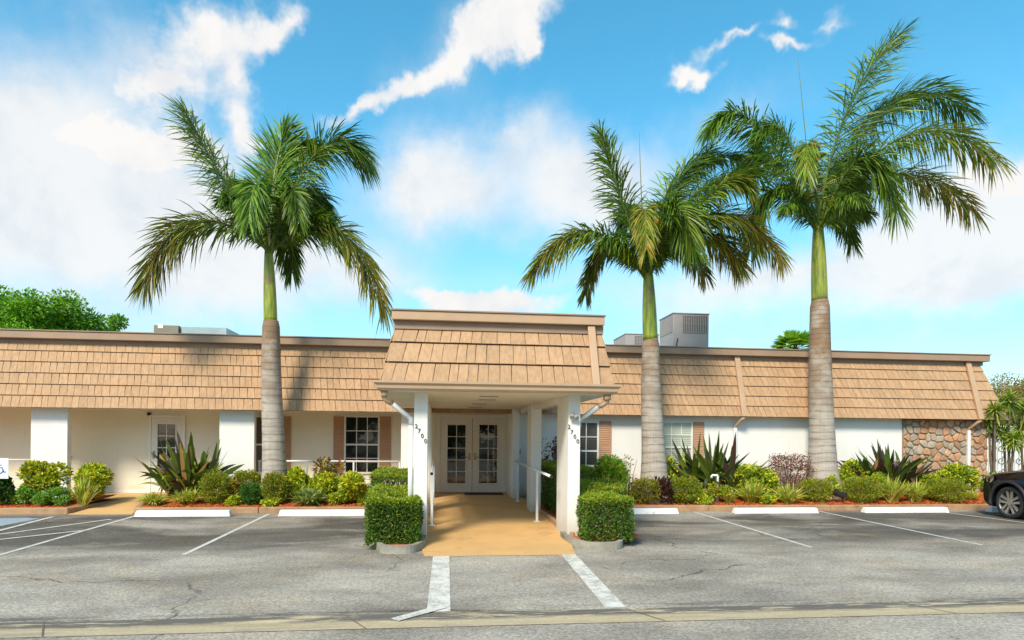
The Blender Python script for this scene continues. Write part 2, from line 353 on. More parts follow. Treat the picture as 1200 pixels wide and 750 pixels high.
# palm trunk with ring scars
def trunkmat(name):
    m = bpy.data.materials.new(name); m.use_nodes = True; T = NT(m.node_tree); T.n.clear()
    v = T.new('ShaderNodeTexCoord').outputs['Object']; sp = T.new('ShaderNodeSeparateXYZ', ins={0: v})
    z = sp.outputs[2]; old = T.ss(T.math('MULTIPLY_ADD', T.noise(v, 2.0, 3), 1.2, z), 4.6, 2.2)               # pale bark low down, brown and closely ringed near the top
    zz = T.math('ADD', T.math('MULTIPLY_ADD', T.noise(v, 1.1, 3), 0.34, z), T.math('MULTIPLY', T.math('MULTIPLY', z, z), 0.13))
    fr = T.math('FRACT', T.math('MULTIPLY', zz, 3.6)); d = T.math('ABSOLUTE', T.math('SUBTRACT', fr, 0.5))
    brk = T.ss(T.noise(v, 3.5, 4, .6), 0.38, 0.6, 0.15, 1.0)
    line = T.math('MULTIPLY', T.ss(d, 0.06, 0.02), brk); soft = T.ss(d, 0.30, 0.0)
    hz = T.new('ShaderNodeMapping', ins={'Vector': v, 'Scale': (1.0, 1.0, 9)}).outputs[0]
    vst = T.new('ShaderNodeMapping', ins={'Vector': v, 'Scale': (14, 14, 1.0)}).outputs[0]
    c = T.mix(old, (0.25, 0.155, 0.085), (0.46, 0.42, 0.365))
    c = T.mix(T.ss(T.noise(hz, 1.6, 6, 0.65), 0.35, 0.65, 0, 0.45), c, (0.22, 0.17, 0.125))
    c = T.mix(T.ss(T.noise(vst, 1.2, 4, 0.6), 0.45, 0.7, 0, 0.28), c, (0.20, 0.16, 0.12))
    c = T.mix(T.ss(T.noise(v, 1.6, 5, 0.6), 0.48, 0.66, 0, 0.5), c, (0.52, 0.49, 0.43))
    c = T.mix(T.math('MULTIPLY', soft, 0.22), c, (0.15, 0.11, 0.07))
    c = T.mix(T.math('MULTIPLY', line, 0.62), c, (0.10, 0.075, 0.05))
    p = T.new('ShaderNodeBsdfPrincipled', ins={'Base Color': c, 'Roughness': 0.85, 'Specular IOR Level': 0.3})
    b = T.new('ShaderNodeBump', ins={'Height': T.math('SUBTRACT', T.math('MULTIPLY', T.noise(vst, 3, 4), .4), line), 'Strength': 0.5, 'Distance': 0.015}); T.l.new(b.outputs[0], p.inputs['Normal'])
    T.new('ShaderNodeOutputMaterial', ins={0: p.outputs[0]}); return m
trunk_mat = trunkmat('palm_trunk')
def shaftmat():
    m = bpy.data.materials.new('crownshaft_green'); m.use_nodes = True; T = NT(m.node_tree); T.n.clear()
    v = T.new('ShaderNodeTexCoord').outputs['Object']
    vst = T.new('ShaderNodeMapping', ins={'Vector': v, 'Scale': (6, 6, 0.8)}).outputs[0]
    c = T.mix(T.ss(T.noise(vst, 2.5, 5, 0.6), 0.35, 0.65), (0.13, 0.20, 0.018), (0.33, 0.36, 0.03))
    c = T.mix(T.ss(T.noise(v, 3, 5, .7), 0.50, 0.68, 0, 0.75), c, (0.19, 0.14, 0.06))
    p = T.new('ShaderNodeBsdfPrincipled', ins={'Base Color': c, 'Roughness': 0.4})
    T.new('ShaderNodeOutputMaterial', ins={0: p.outputs[0]}); return m
shaft_mat = shaftmat()

# ------------------------------------------------------------------ ground
def sheet(name, pts, mat, zf=0.0, kind='structure'):
    m = MB(); f = zf if callable(zf) else (lambda x, y: zf)
    m.add([(x, y, f(x, y)) for x, y in pts], [tuple(range(len(pts)))]); return tag(m.build(name, mat), kind=kind)
KY = 14.45                                     # kerb line of the planting bed
GY0, GY1 = 5.80, 6.25                          # concrete gutter
earth = material('ground_earth', (0.09, 0.10, 0.045), 0.95, var=0.4, vscale=0.6)
sheet('ground', [(-400, -300), (400, -300), (400, 600), (-400, 600)], earth, -0.02)
sheet('road', [(-60, -9), (60, -9), (60, GY0+.01), (-60, GY0+.01)], asph_road, 0.0)
sheet('parking_lot', [(-60, GY1-.01), (60, GY1-.01), (60, KY+.05), (-60, KY+.05)], asph, 0.002)
# gutter, a shallow dish
g = MB(); n = 60
xs = np.linspace(-60, 60, n)
for i in range(n-1):
    a, b = xs[i], xs[i+1]
    g.quad((a, GY0, .006), (b, GY0, .006), (b, 6.0, .004), (a, 6.0, .004)); g.quad((a, 6.0, .004), (b, 6.0, .004), (b, GY1, .008), (a, GY1, .008))
tag(g.build('concrete_gutter', gut_mat), kind='structure')
# joints cut across the gutter
j = MB()
for (px, py) in ((42, 738), (410, 722), (752, 716), (1085, 713), (560, 0)):
    if py == 0: continue
    x = X(px, 6.0)+.05
    for k in range(6):
        y0 = GY0+(GY1-GY0)*k/6; y1 = GY0+(GY1-GY0)*(k+1)/6; w0 = .25*((k-3)/6)**1; w1 = .25*((k+1-3)/6)
        j.quad((x-w0, y0, .0105), (x-w0+.014, y0, .0105), (x-w1+.014, y1, .0105), (x-w1, y1, .0105))
tag(j.build('gutter_joint', material('joint_dark', (0.14, 0.12, 0.09), 0.95)), kind='structure')

# painted lines
def gline(m, x0, y0, x1, y1, w, z=0.007, n=10):
    d = Vector((x1-x0, y1-y0, 0)).normalized(); p = Vector((-d.y, d.x, 0))*w/2
    for i in range(n):
        a = Vector((x0+(x1-x0)*i/n, y0+(y1-y0)*i/n, z)); b = Vector((x0+(x1-x0)*(i+1)/n, y0+(y1-y0)*(i+1)/n, z))
        m.quad(a-p, b-p, b+p, a+p)
def gpt(px, py):
    d = ray(px, py); t = -CAM_H/d.z; return d.x*t, d.y*t
m = MB()
xs_line = []
for (pa, pb) in (((310, 605), (212, 652)), ((816, 601), (955, 643)), ((973, 602), (1175, 644)), ((1120, 603), (1320, 629)), ((150, 607), (-30, 659))):
    a, b = gpt(*pa), gpt(*pb); xl = (a[0]+b[0])/2; gline(m, a[0], KY-.12, b[0], 9.55 if pa[0] != 1120 else 11.0, 0.075)
for (pa, pb) in (((130, 609), (-10, 628)), ((100, 622), (-30, 636)), ((62, 606), (-30, 630))):
    a, b = gpt(*pa), gpt(*pb); gline(m, a[0], a[1], b[0], b[1], 0.09, 0.0105)
tag(m.build('parking_line', line_mat), kind='structure')
m = MB(); pb_ = [gpt(0, 617), gpt(46, 608), gpt(30, 607), gpt(-60, 610), gpt(-60, 628)]; m.add([(q[0], q[1], .0065) for q in pb_][::1], [(0, 1, 2, 3, 4)])
tag(m.build('blue_parking_line', blue_line), kind='structure')
m = MB()
a, b = gpt(517, 653), gpt(514, 714); gline(m, a[0], 9.2, b[0], 6.3, 0.235)
a, b = gpt(667, 651), gpt(722, 713); gline(m, a[0], 9.2, b[0], 6.3, 0.215)
a, b = gpt(520, 712), gpt(462, 728); gline(m, a[0], a[1], b[0], b[1], 0.12, 0.0155, 4)
tag(m.build('crossing_line', line_worn), kind='structure')

# mulch bed with kerb
def bed_h(x, y): return 0.115+0.16*min(max((y-14.6)/1.6, 0), 1)
XPL, XPR = X(80, KY), X(157, KY)               # path between the two beds on the left
XPL2, XPR2 = X(147, 16.3), X(160, 15.6)
def bed_sheet(m, x0a, x0b, x1a, x1b, ya, yb, nx=60, ny=10):
    V = []; 
    for jy in range(ny+1):
        t = jy/ny; y = ya+(yb-ya)*t; x0 = x0a+(x0b-x0a)*t; x1 = x1a+(x1b-x1a)*t
        for ix in range(nx+1):
            x = x0+(x1-x0)*ix/nx; V.append((x, y, bed_h(x, y)+random.uniform(-.012, .018)))
    F = [(jy*(nx+1)+ix, jy*(nx+1)+ix+1, (jy+1)*(nx+1)+ix+1, (jy+1)*(nx+1)+ix) for jy in range(ny) for ix in range(nx)]
    m.add(V, F)
XC0, XC1 = X(503, 12.0), 2.28                    # walkway side edges (world x)
mb = MB()
bed_sheet(mb, -26, -26, XPL-.1, XPL2-.1, KY+.12, 16.15)
bed_sheet(mb, XPR+.08, XPR2+.1, -0.62, -0.62, KY+.12, 16.15)
bed_sheet(mb, 2.32, 2.32, 22, 22, KY+.12, 16.75, 120)
bed_sheet(mb, -1.1, -1.1, -.62, -.62, 10.3, KY+.12, 8, 30); bed_sheet(mb, 2.32, 2.32, 3.3, 3.3, 10.0, KY+.12, 8, 30)
tag(mb.build('mulch_bed', mulch_mat, smooth=True), kind='structure')
# loose chips of mulch
cm = MB(); N = 26000
cx = RNG.uniform(-14, 16, N); cy = 14.58+RNG.beta(1, 2.2, N)*1.7
ok = ~((cx > XPL-.2) & (cx < XPR+.5)) & ~((cx > -0.6) & (cx < 2.35)); cx = cx[ok]; cy = cy[ok]; N = len(cx)
cz = 0.115+0.16*np.clip((cy-14.6)/1.6, 0, 1)+RNG.uniform(0.004, .028, N)
an = RNG.uniform(0, np.pi, N); ln = RNG.uniform(.012, .035, N); tl = RNG.uniform(-.6, .6, N)
D = np.stack([np.cos(an), np.sin(an), tl*.5], 1)*ln[:, None]; U = np.stack([-np.sin(an), np.cos(an), RNG.uniform(-.5, .5, N)], 1)*(ln*.35)[:, None]
P = np.stack([cx, cy, cz], 1); V = np.stack([P-D-U, P+D-U, P+D+U, P-D+U], 1).reshape(-1, 3)
base = np.stack([RNG.uniform(.40, .78, N), RNG.uniform(.08, .20, N), RNG.uniform(.008, .03, N)], 1)
br = RNG.random(N) < .12; base[br] = base[br]*0.35
cm.addnp(V, np.arange(4*N).reshape(-1, 4), np.repeat(base, 4, 0))
tag(cm.build('mulch_chips', chip_mat), 'orange bark mulch scattered under the shrubs', 'mulch', kind='stuff')

k = MB()
def kerbseg(m, x0, y0, x1, y1, w=0.13, z=0.14, zb=-.01, L=3.0):
    d = Vector((x1-x0, y1-y0, 0)); tot = d.length; d.normalize(); p = Vector((-d.y, d.x, 0))
    n = max(1, round(tot/L))
    for i in range(n):
        a = Vector((x0, y0, 0))+d*(tot*i/n+.004); b = Vector((x0, y0, 0))+d*(tot*(i+1)/n-.004)
        v = [a, b, a+p*w, b+p*w]
        m.hexa([(q.x, q.y, zb) for q in v]+[(q.x, q.y, z+random.uniform(-.006, .006)) for q in v])
kerbseg(k, -26, KY, XPL, KY); kerbseg(k, XPL, KY, XPL2, 16.2)
kerbseg(k, XPR, KY, -1.35, KY); kerbseg(k, XPR2, 15.9, XPR, KY+.01)
kerbseg(k, 3.3, KY, 22, KY)
kerbseg(k, 2.26, 17.6, 2.26, 10.35, w=-.08, z=0.17, L=2.4)
tag(k.build('kerb', kerb_mat, bevel=0.02), kind='structure')

# porch floor, left path, entrance ramp
def ramp_z(y): return 0.006+0.155*min(max((y-9.2)/6.5, 0), 1)
fl = MB()
fl.prism([(-26, 16.16), (-0.6, 16.16), (-0.6, 17.9), (-26, 17.9)], 0.0, 0.165)
tag(fl.build('porch_floor', walk_mat), kind='structure')
pth = MB(); pth.prism([(XPL+.01, KY-.02), (XPR-.01, KY-.02), (XPR2-.02, 15.9), (XPR2+.5, 16.15), (XPL2+.02, 16.15)], -.01, lambda x, y: 0.01+0.15*(y-KY)/1.7)
tag(pth.build('path', walk_mat), kind='structure')
rp = MB(); NR = 16
xl = lambda y: X(499, 9.2) if y < 9.8 else -0.30
ys = [9.2, 9.8, 10.4]+list(np.linspace(11, 17.85, 12))
XRf = X(676, 9.2)
def xl(y): return X(499, 9.2)+(-0.33-X(499, 9.2))*min((y-9.2)/1.2, 1)
def xr(y): return XRf+(2.18-XRf)*min((y-9.2)/1.2, 1)
for a, b in zip(ys[:-1], ys[1:]):
    rp.quad((xl(a), a, ramp_z(a)), (xr(a), a, ramp_z(a)), (xr(b), b, ramp_z(b)), (xl(b), b, ramp_z(b)))
    for fx in (xl, xr): rp.quad((fx(a), a, -.01), (fx(b), b, -.01), (fx(b), b, ramp_z(b)), (fx(a), a, ramp_z(a)))
rp.quad((-.62, 10.4, .0), (xl(12), 10.4, .0), (xl(12), 17.85, .12), (-.62, 17.85, .12))
rp.quad((-.8, 11, .12), (-.3, 11, .12), (-.3, 17.85, .16), (-.8, 17.85, .16))
tag(rp.build('entrance_walkway', walk_mat), kind='structure')

# planter kerbs around the front hedge blocks
def planter(cx, w, y0, y1, label):
    m = MB(); n = 24; pts = []; inner = []
    for i in range(n+1):
        a = math.pi+math.pi*i/n
        ex = abs(math.cos(a))**.6*(1 if math.cos(a) > 0 else -1); ey = -abs(math.sin(a))**.75
        pts.append((cx+w/2*ex, y1+(y1-y0)*ey)); inner.append((cx+(w/2-.07)*ex, y1+(y1-y0-.08)*ey))
    for i in range(n):
        (ax, ay), (bx, by) = pts[i], pts[i+1]; (cx_, cy_), (dx_, dy_) = inner[i], inner[i+1]
        m.hexa([(ax, ay, -.01), (bx, by, -.01), (cx_, cy_, -.01), (dx_, dy_, -.01), (ax, ay, .125), (bx, by, .125), (cx_, cy_, .125), (dx_, dy_, .125)])
    o = m.build('planter_kerb', concrete, loc=None)
    s = MB(); s.add([(x, y, .09) for x, y in inner], [tuple(range(len(inner)))]); s.build('soil', mulch_mat, o)
    return tag(o, label, 'planter kerb', 'curved concrete planter kerbs')
planter((X(438, 9.75)+X(500, 9.75))/2, X(500, 9.75)-X(438, 9.75), 9.42, 10.6, 'curved grey concrete kerb under the front hedge block left of the walkway')
planter((X(671, 9.75)+X(738, 9.75))/2, X(738, 9.75)-X(671, 9.75), 9.50, 10.7, 'curved grey concrete kerb under the front hedge block right of the walkway')

# ------------------------------------------------------------------ building
EY, EZ = 16.30, 2.34                            # eave
TY, TZ = 16.78, 3.97                            # top of shingles
WY, RY = 16.60, 17.80                           # front wall, recessed wall
FT = 4.22
XR = X(1155, WY)
bld = empty('office_building', (0, WY, 0), 'long low white office building with tan shingled mansard roof', 'building')
XLEFT = -26
wm = MB(); wm.box(XLEFT, 1.80, RY, RY+.2, 0, 2.6)
wm.build('recessed_wall', stucco_warm_bounce, bld)
XS = X(1057, WY)
XCOR = X(599, WY)
wm = MB(); wm.box(XCOR, XR, WY, WY+.2, 0, 2.6); wm.box(XCOR, XCOR+.2, WY+.2, RY, 0, 2.6)
wm.box(XR-.2, XR, WY+.2, 30, 0, 2.6); wm.box(XLEFT, XR, 29.8, 30, 0, 2.6); wm.box(XLEFT, XLEFT+.2, RY+.2, 29.8, 0, 2.6)
wm.build('front_wall', white_stucco, bld)
# wide pillars
for (a, b, lab) in ((36, 79, 'wide white pillar left of the side door'), (257, 298, 'wide white pillar right of the side door'), (470, 500, 'white pillar against the entrance canopy')):
    pm = MB(); pm.box(X(a, WY), X(b, WY), WY, WY+.18, 0.1, EZ+.05); pm.build('pillar', white_stucco, bld, bevel=.006)
pm = MB(); pm.box(-13.2, -12.3, WY, WY+.18, 0.1, EZ+.05); pm.build('pillar', white_stucco, bld)
# soffit, roof deck, interior fill behind mansard
sm = MB(); sm.box(XLEFT, XR+.3, EY+.03, RY+.1, EZ+.02, EZ+.06)
sm.build('soffit', ceiling_mat, bld)
sm = MB(); sm.box(XLEFT, XR-.15, TY+.02, 30, 4.05, 4.15); sm.build('flat_roof', roof_mat, bld)

def shingle_rows(m, x0b, x1b, x0t, x1t, yb, yt, zb, zt, rows, wmin, wmax, axis='front', slant=0.012, gap=.006, thick=.034, first=1.0):
    "rows of shingles on a sloping face; b = bottom edge, t = top edge"
    nrm = Vector((0, -(zt-zb), (yt-yb))).normalized()
    hs_ = [1.0]*(rows-1)+[first]; tot = sum(hs_); z = 0
    for r in range(rows):
        t0 = z/tot; z += hs_[r]; t1 = z/tot
        xa0 = x0b+(x0t-x0b)*t0; xa1 = x1b+(x1t-x1b)*t0; xb0 = x0b+(x0t-x0b)*t1; xb1 = x1b+(x1t-x1b)*t1
        x = xa0; over = 0.02/ (tot)
        while x < xa1-.02:
            w = random.uniform(wmin, wmax)
            if xa1-(x+w) < wmin*.7: w = xa1-x
            e = x+w; u0 = (x-xa0)/(xa1-xa0); u1 = (e-xa0)/(xa1-xa0)
            q0 = xb0+(xb1-xb0)*u0; q1 = xb0+(xb1-xb0)*u1
            s = random.uniform(0, slant) if u0 > .02 and u1 < .98 else 0
            yb_ = yb+(yt-yb)*t0; zb_ = zb+(zt-zb)*t0; yt_ = yb+(yt-yb)*t1; zt_ = zb+(zt-zb)*t1
            lift = thick+random.uniform(-.002, .002); dzb = random.uniform(-.0015, .0015)
            P = lambda xx, yy, zz, l: (xx, yy+nrm.y*l, zz+nrm.z*l)
            zb_ += .015*(r > 0)
            v = [P(x+gap/2, yb_, zb_+dzb, lift-.014), P(e-gap/2, yb_, zb_+dzb, lift-.014), P(x+gap/2, yb_, zb_+dzb, lift), P(e-gap/2, yb_, zb_+dzb, lift),
                 P(q0+gap/2+s, yt_, zt_, -.004), P(q1-gap/2, yt_, zt_, -.004), P(q0+gap/2+s, yt_, zt_, .012), P(q1-gap/2, yt_, zt_, .012)]
            m.hexa([v[0], v[1], v[2], v[3], v[4], v[5], v[6], v[7]])
            x = e
def rot_right(v, xc, yc):
    "front face -> right side face (outward +X)"
    x, y, z = v; return (xc-(y-yc), yc+(x-xc), z)
mm = MB(); shingle_rows(mm, XLEFT, XR+.42, XLEFT, XR-.06, EY, TY, EZ, TZ, 6, .13, .21, first=.85)
mm.build('mansard_roof', shingle_mat, bld)
back = MB(); back.quad((XLEFT, EY+.012, EZ), (XR+.42, EY+.012, EZ), (XR-.06, TY+.012, TZ), (XLEFT, TY+.012, TZ))
back.quad((XLEFT, EY+.012, EZ), (XR+.42, EY+.012, EZ), (XR+.42, EY+.06, EZ), (XLEFT, EY+.06, EZ))
back.build('roof_felt', fascia_dark, bld)
# right-hand end of the mansard
side = MB(); tmp = MB(); shingle_rows(tmp, 0, 13.5, .48, 13.5, 0, TY-EY, EZ, TZ, 6, .13, .21, first=.85)
V = np.concatenate(tmp.v); V2 = np.stack([XR+.42-V[:, 1], EY+V[:, 0], V[:, 2]], 1); side.add(V2, tmp.f)
side.quad((XR+.41, EY, EZ), (XR+.41, 29.9, EZ), (XR-.07, 29.9, TZ), (XR-.07, TY, TZ))
side.build('mansard_roof_end', shingle_mat, bld)
fm = MB(); fm.box(XLEFT, XR+.12, TY-.19, TY+.05, TZ+.07, FT); fm.box(XR-.02, XR+.12, TY+.05, 30, TZ+.07, FT); fm.build('fascia', fascia_mid, bld, bevel=.012)
fm = MB(); fm.box(XLEFT, XR+.03, TY-.035, TY+.04, TZ-.035, TZ+.068); fm.box(XR-.06, XR+.03, TY+.04, 30, TZ-.035, TZ+.068); fm.build('fascia_board', fascia_dark, bld)  # recessed board in a darker brown, the overhang's shadow band put into its colour
fm = MB(); fm.box(XLEFT, XR+.145, TY-.215, TY+.2, FT+.003, FT+.028); fm.box(XR-.05, XR+.145, TY+.2, 30, FT+.003, FT+.028); fm.build('roof_edge_cap', fascia_dark, bld)

# windows, shutters, doors
def window(parent, x0, x1, z0, z1, y, cols, rows, glass, rail=None, fr=.045, mun=.02, pane_gap=None):
    f = MB(); yf = y-.04
    f.box(x0-fr, x0, yf, y+.0, z0-fr, z1+fr); f.box(x1, x1+fr, yf, y, z0-fr, z1+fr); f.box(x0, x1, yf, y, z1, z1+fr); f.box(x0, x1, yf-.02, y, z0-fr, z0)
    for i in range(1, cols): xx = x0+(x1-x0)*i/cols; f.box(xx-mun/2, xx+mun/2, y-.03, y-.016, z0, z1)
    for j_ in range(1, rows):
        zz = z0+(z1-z0)*j_/rows; h = mun if j_ != rail else fr
        f.box(x0, x1, y-(.033 if j_ != rail else .038), y-.014, zz-h/2, zz+h/2)
    fo = f.build('window', white_paint, parent)
    p = MB(); p.quad((x0, y-.012, z0), (x1, y-.012, z0), (x1, y-.012, z1), (x0, y-.012, z1)); p.build('pane', glass, fo)
    return fo
def shutter(parent, x0, x1, z0, z1, y):
    s = MB(); s.box(x0, x1, y-.035, y-.003, z0, z1)
    n = 2
    for h in range(n):
        a = z0+.06+(z1-z0-.06)*h/n; b = z0+(z1-z0-.06)*(h+1)/n-.0
        m_ = int((b-a)/.045)
        for i in range(m_):
            za = a+(b-a)*i/m_; s.add([(x0+.04, y-.036, za), (x1-.04, y-.036, za), (x1-.04, y-.046, za+.012), (x0+.04, y-.046, za+.012), (x0+.04, y-.036, za+.036), (x1-.04, y-.036, za+.036)],
                                     [(0, 1, 2, 3), (3, 2, 5, 4)])
    s.build('shutter', shutter_mat, parent)
yR = RY
def zz_(px, py, Y): return Z(px, py, Y)
window(bld, X(405.5, yR), X(443, yR), zz_(424, 553, yR), zz_(424, 489, yR), yR, 3, 4, pane_mat, rail=2)
shutter(bld, X(391, yR), X(404, yR), zz_(400, 555, yR), zz_(400, 488, yR), yR); shutter(bld, X(445, yR), X(458, yR), zz_(450, 555, yR), zz_(450, 488, yR), yR)
window(bld, X(294, yR), X(326, yR), zz_(310, 553, yR), zz_(310, 489, yR), yR, 1, 2, blind_dark, rail=1)
shutter(bld, X(328, yR), X(341, yR), zz_(335, 555, yR), zz_(335, 488, yR), yR); shutter(bld, X(277, yR), X(291, yR), zz_(285, 555, yR), zz_(285, 488, yR), yR)
window(bld, X(661, WY), X(699.5, WY), zz_(690, 545, WY), zz_(690, 495.5, WY), WY, 3, 3, blind_dark, rail=1)
shutter(bld, X(702.5, WY), X(716, WY), zz_(709, 552, WY), zz_(709, 493.5, WY), WY)
window(bld, X(775, WY), X(809.5, WY), zz_(792, 553, WY), zz_(792, 495.5, WY), WY, 3, 4, blind_light, rail=2)
shutter(bld, X(812, WY), X(824.5, WY), zz_(818, 555, WY), zz_(818, 494.5, WY), WY); shutter(bld, X(760, WY), X(773, WY), zz_(766, 555, WY), zz_(766, 494.5, WY), WY)

def door(parent, x0, x1, z0, z1, y, gx0, gx1, gz0, gz1, cols, rows, hside, mat_):
    d = MB(); t = .045; ys_ = y-t
    d.box(x0, gx0, ys_, y-.003, z0, z1); d.box(gx1, x1, ys_, y-.003, z0, z1); d.box(gx0, gx1, ys_, y-.003, z0, gz0); d.box(gx0, gx1, ys_, y-.003, gz1, z1)
    d.box(gx0-.03, gx0, ys_-.012, ys_, gz0-.03, gz1+.03); d.box(gx1, gx1+.03, ys_-.012, ys_, gz0-.03, gz1+.03)
    d.box(gx0, gx1, ys_-.012, ys_, gz0-.03, gz0); d.box(gx0, gx1, ys_-.012, ys_, gz1, gz1+.03)
    for i in range(1, cols): xx = gx0+(gx1-gx0)*i/cols; d.box(xx-.01, xx+.01, ys_+.004, ys_+.016, gz0, gz1)
    for j_ in range(1, rows): zz = gz0+(gz1-gz0)*j_/rows; d.box(gx0, gx1, ys_+.002, ys_+.018, zz-.01, zz+.01)
    do = d.build('door', mat_, parent)
    p = MB(); p.quad((gx0, ys_+.02, gz0), (gx1, ys_+.02, gz0), (gx1, ys_+.02, gz1), (gx0, ys_+.02, gz1)); p.build('pane', pane_mat, do)
    h = MB(); hx = x0+.07 if hside < 0 else x1-.07
    h.tube([(hx, ys_-.002, z0+.98), (hx, ys_-.06, z0+.98)], .016, 10); h.tube([(hx, ys_-.055, z0+.98), (hx+(.12 if hside < 0 else -.12), ys_-.055, z0+.985)], .012, 8)
    h.box(hx-.03, hx+.03, ys_-.008, ys_, z0+.90, z0+1.10); h.build('handle', brass, do, smooth=False)
    return do
def door_frame(x0, x1, z0, z1, y, w=.08):
    f = MB(); f.box(x0-w, x0, y-.06, y, z0, z1+w); f.box(x1, x1+w, y-.06, y, z0, z1+w); f.box(x0, x1, y-.06, y, z1, z1+w); f.build('door_frame', door_paint, bld, bevel=.004)
z0, z1 = .168, zz_(195, 489, yR)
x0, x1 = X(178, yR), X(215, yR); door_frame(x0, x1, z0, z1, yR, .055)
door(bld, x0+.005, x1-.005, z0+.01, z1-.005, yR, X(185.5, yR), X(206.5, yR), zz_(195, 566, yR), zz_(195, 497, yR), 2, 5, -1, white_paint)
DY = RY-.02
xa, xm, xb = X(516, DY), X(553.5, DY), X(592, DY); z0, z1 = .175, zz_(553, 490, DY)
door_frame(xa, xb, z0-.005, z1, DY, .10)
door(bld, xa+.005, xm-.006, z0, z1-.005, DY, X(524.5, DY), X(545.5, DY), zz_(535, 566, DY), zz_(535, 498, DY), 2, 5, 1, door_paint)
door(bld, xm+.006, xb-.005, z0, z1-.005, DY, X(561.5, DY), X(582.5, DY), zz_(572, 566, DY), zz_(572, 498, DY), 2, 5, -1, door_paint)
s = MB(); s.box(xm-.007, xm+.007, DY-.03, DY-.028, z0, z1-.005); s.build('door_gap', dark_metal, bld)
s = MB(); s.box(X(609, WY)-.03, X(609, WY)+.03, WY-.03, WY-.001, 1.28, 1.42); s.build('entry_intercom', ac_mat, bld)
s = MB(); s.box(X(175, yR)-.04, X(175, yR)+.04, yR-.06, yR-.001, 2.22, 2.30); s.build('wall_lamp', dark_metal, bld)
s = MB(); s.tube([(X(83, yR), yR-.05, 1.1), (X(83, yR), yR, 1.1)], .03, 8); s.build('wall_hook', dark_metal, bld)
# base board along the recessed wall
s = MB(); s.box(XLEFT, xa-.12, RY-.02, RY, .166, .24); s.build('wall_base', white_paint, bld)

# field stone facing at the right-hand end
def clip(poly, nx, ny, d):
    out = []
    for i in range(len(poly)):
        a, b = poly[i], poly[(i+1) % len(poly)]; da = nx*a[0]+ny*a[1]-d; db = nx*b[0]+ny*b[1]-d
        if da <= 0: out.append(a)
        if da*db < 0: t = da/(da-db); out.append((a[0]+(b[0]-a[0])*t, a[1]+(b[1]-a[1])*t))
    return out
def stones(x0, x1, z0, z1, y, size=.25):
    m = MB(); rs = random.Random(3); seeds = []
    nx = int((x1-x0)/size)+1; nz = int((z1-z0)/size)+1
    for a in range(-1, nx+1):
        for b in range(-1, nz+1):
            seeds.append((x0+(a+.5+rs.uniform(-.42, .42)+(.5 if b % 2 else 0))*size, z0+(b+.5+rs.uniform(-.4, .4))*size*.92))
    pal = [(.52, .29, .15), (.45, .37, .27), (.44, .35, .25), (.60, .33, .17), (.48, .38, .27), (.40, .34, .26), (.56, .36, .21), (.42, .25, .15)]
    for s_ in seeds:
        poly = [(x0, z0), (x1, z0), (x1, z1), (x0, z1)]
        for t in seeds:
            if t is s_ or abs(t[0]-s_[0]) > size*3 or abs(t[1]-s_[1]) > size*3: continue
            nx_, ny_ = t[0]-s_[0], t[1]-s_[1]; L = math.hypot(nx_, ny_); nx_ /= L; ny_ /= L
            poly = clip(poly, nx_, ny_, nx_*(s_[0]+t[0])/2+ny_*(s_[1]+t[1])/2)
            if len(poly) < 3: break
        if len(poly) < 3: continue
        cx = sum(p[0] for p in poly)/len(poly); cz = sum(p[1] for p in poly)/len(poly)
        def chaikin(P):
            o = []
            for i in range(len(P)):
                a, b = P[i], P[(i+1) % len(P)]; o += [(a[0]*.8+b[0]*.2, a[1]*.8+b[1]*.2), (a[0]*.2+b[0]*.8, a[1]*.2+b[1]*.8)]
            return o
        pl = chaikin(poly); n = len(pl)
        def ring(sc, inset, yy):
            o = []
            for (px, pz) in pl:
                d = math.hypot(px-cx, pz-cz); f = max((d-inset)/d, .1)*sc if d > 1e-5 else 1; o.append((cx+(px-cx)*f, yy, cz+(pz-cz)*f))
            return o
        dep = rs.uniform(.03, .05)
        Vv = ring(1, .014, y)+ring(1, .016, y-dep*.6)+ring(.86, .02, y-dep)
        Fc = [(i, (i+1) % n, n+(i+1) % n, n+i) for i in range(n)]+[(n+i, n+(i+1) % n, 2*n+(i+1) % n, 2*n+i) for i in range(n)]+[tuple(range(2*n, 3*n))]
        c = rs.choice(pal); k_ = rs.uniform(.8, 1.2); m.add(Vv, Fc, tuple(v*k_ for v in c))
    return m
sx0, sx1 = XS, XR-.0
mo = MB(); mo.box(sx0, sx1+.02, WY-.025, WY-.001, 0.1, EZ+.03); mo.box(sx1, sx1+.02, WY, 18, .1, EZ+.03); mo.build('stone_backing', mortar, bld)
stones(sx0+.01, sx1+.01, .15, EZ, WY-.025, .215).build('stone_facing', stone_mat, bld)

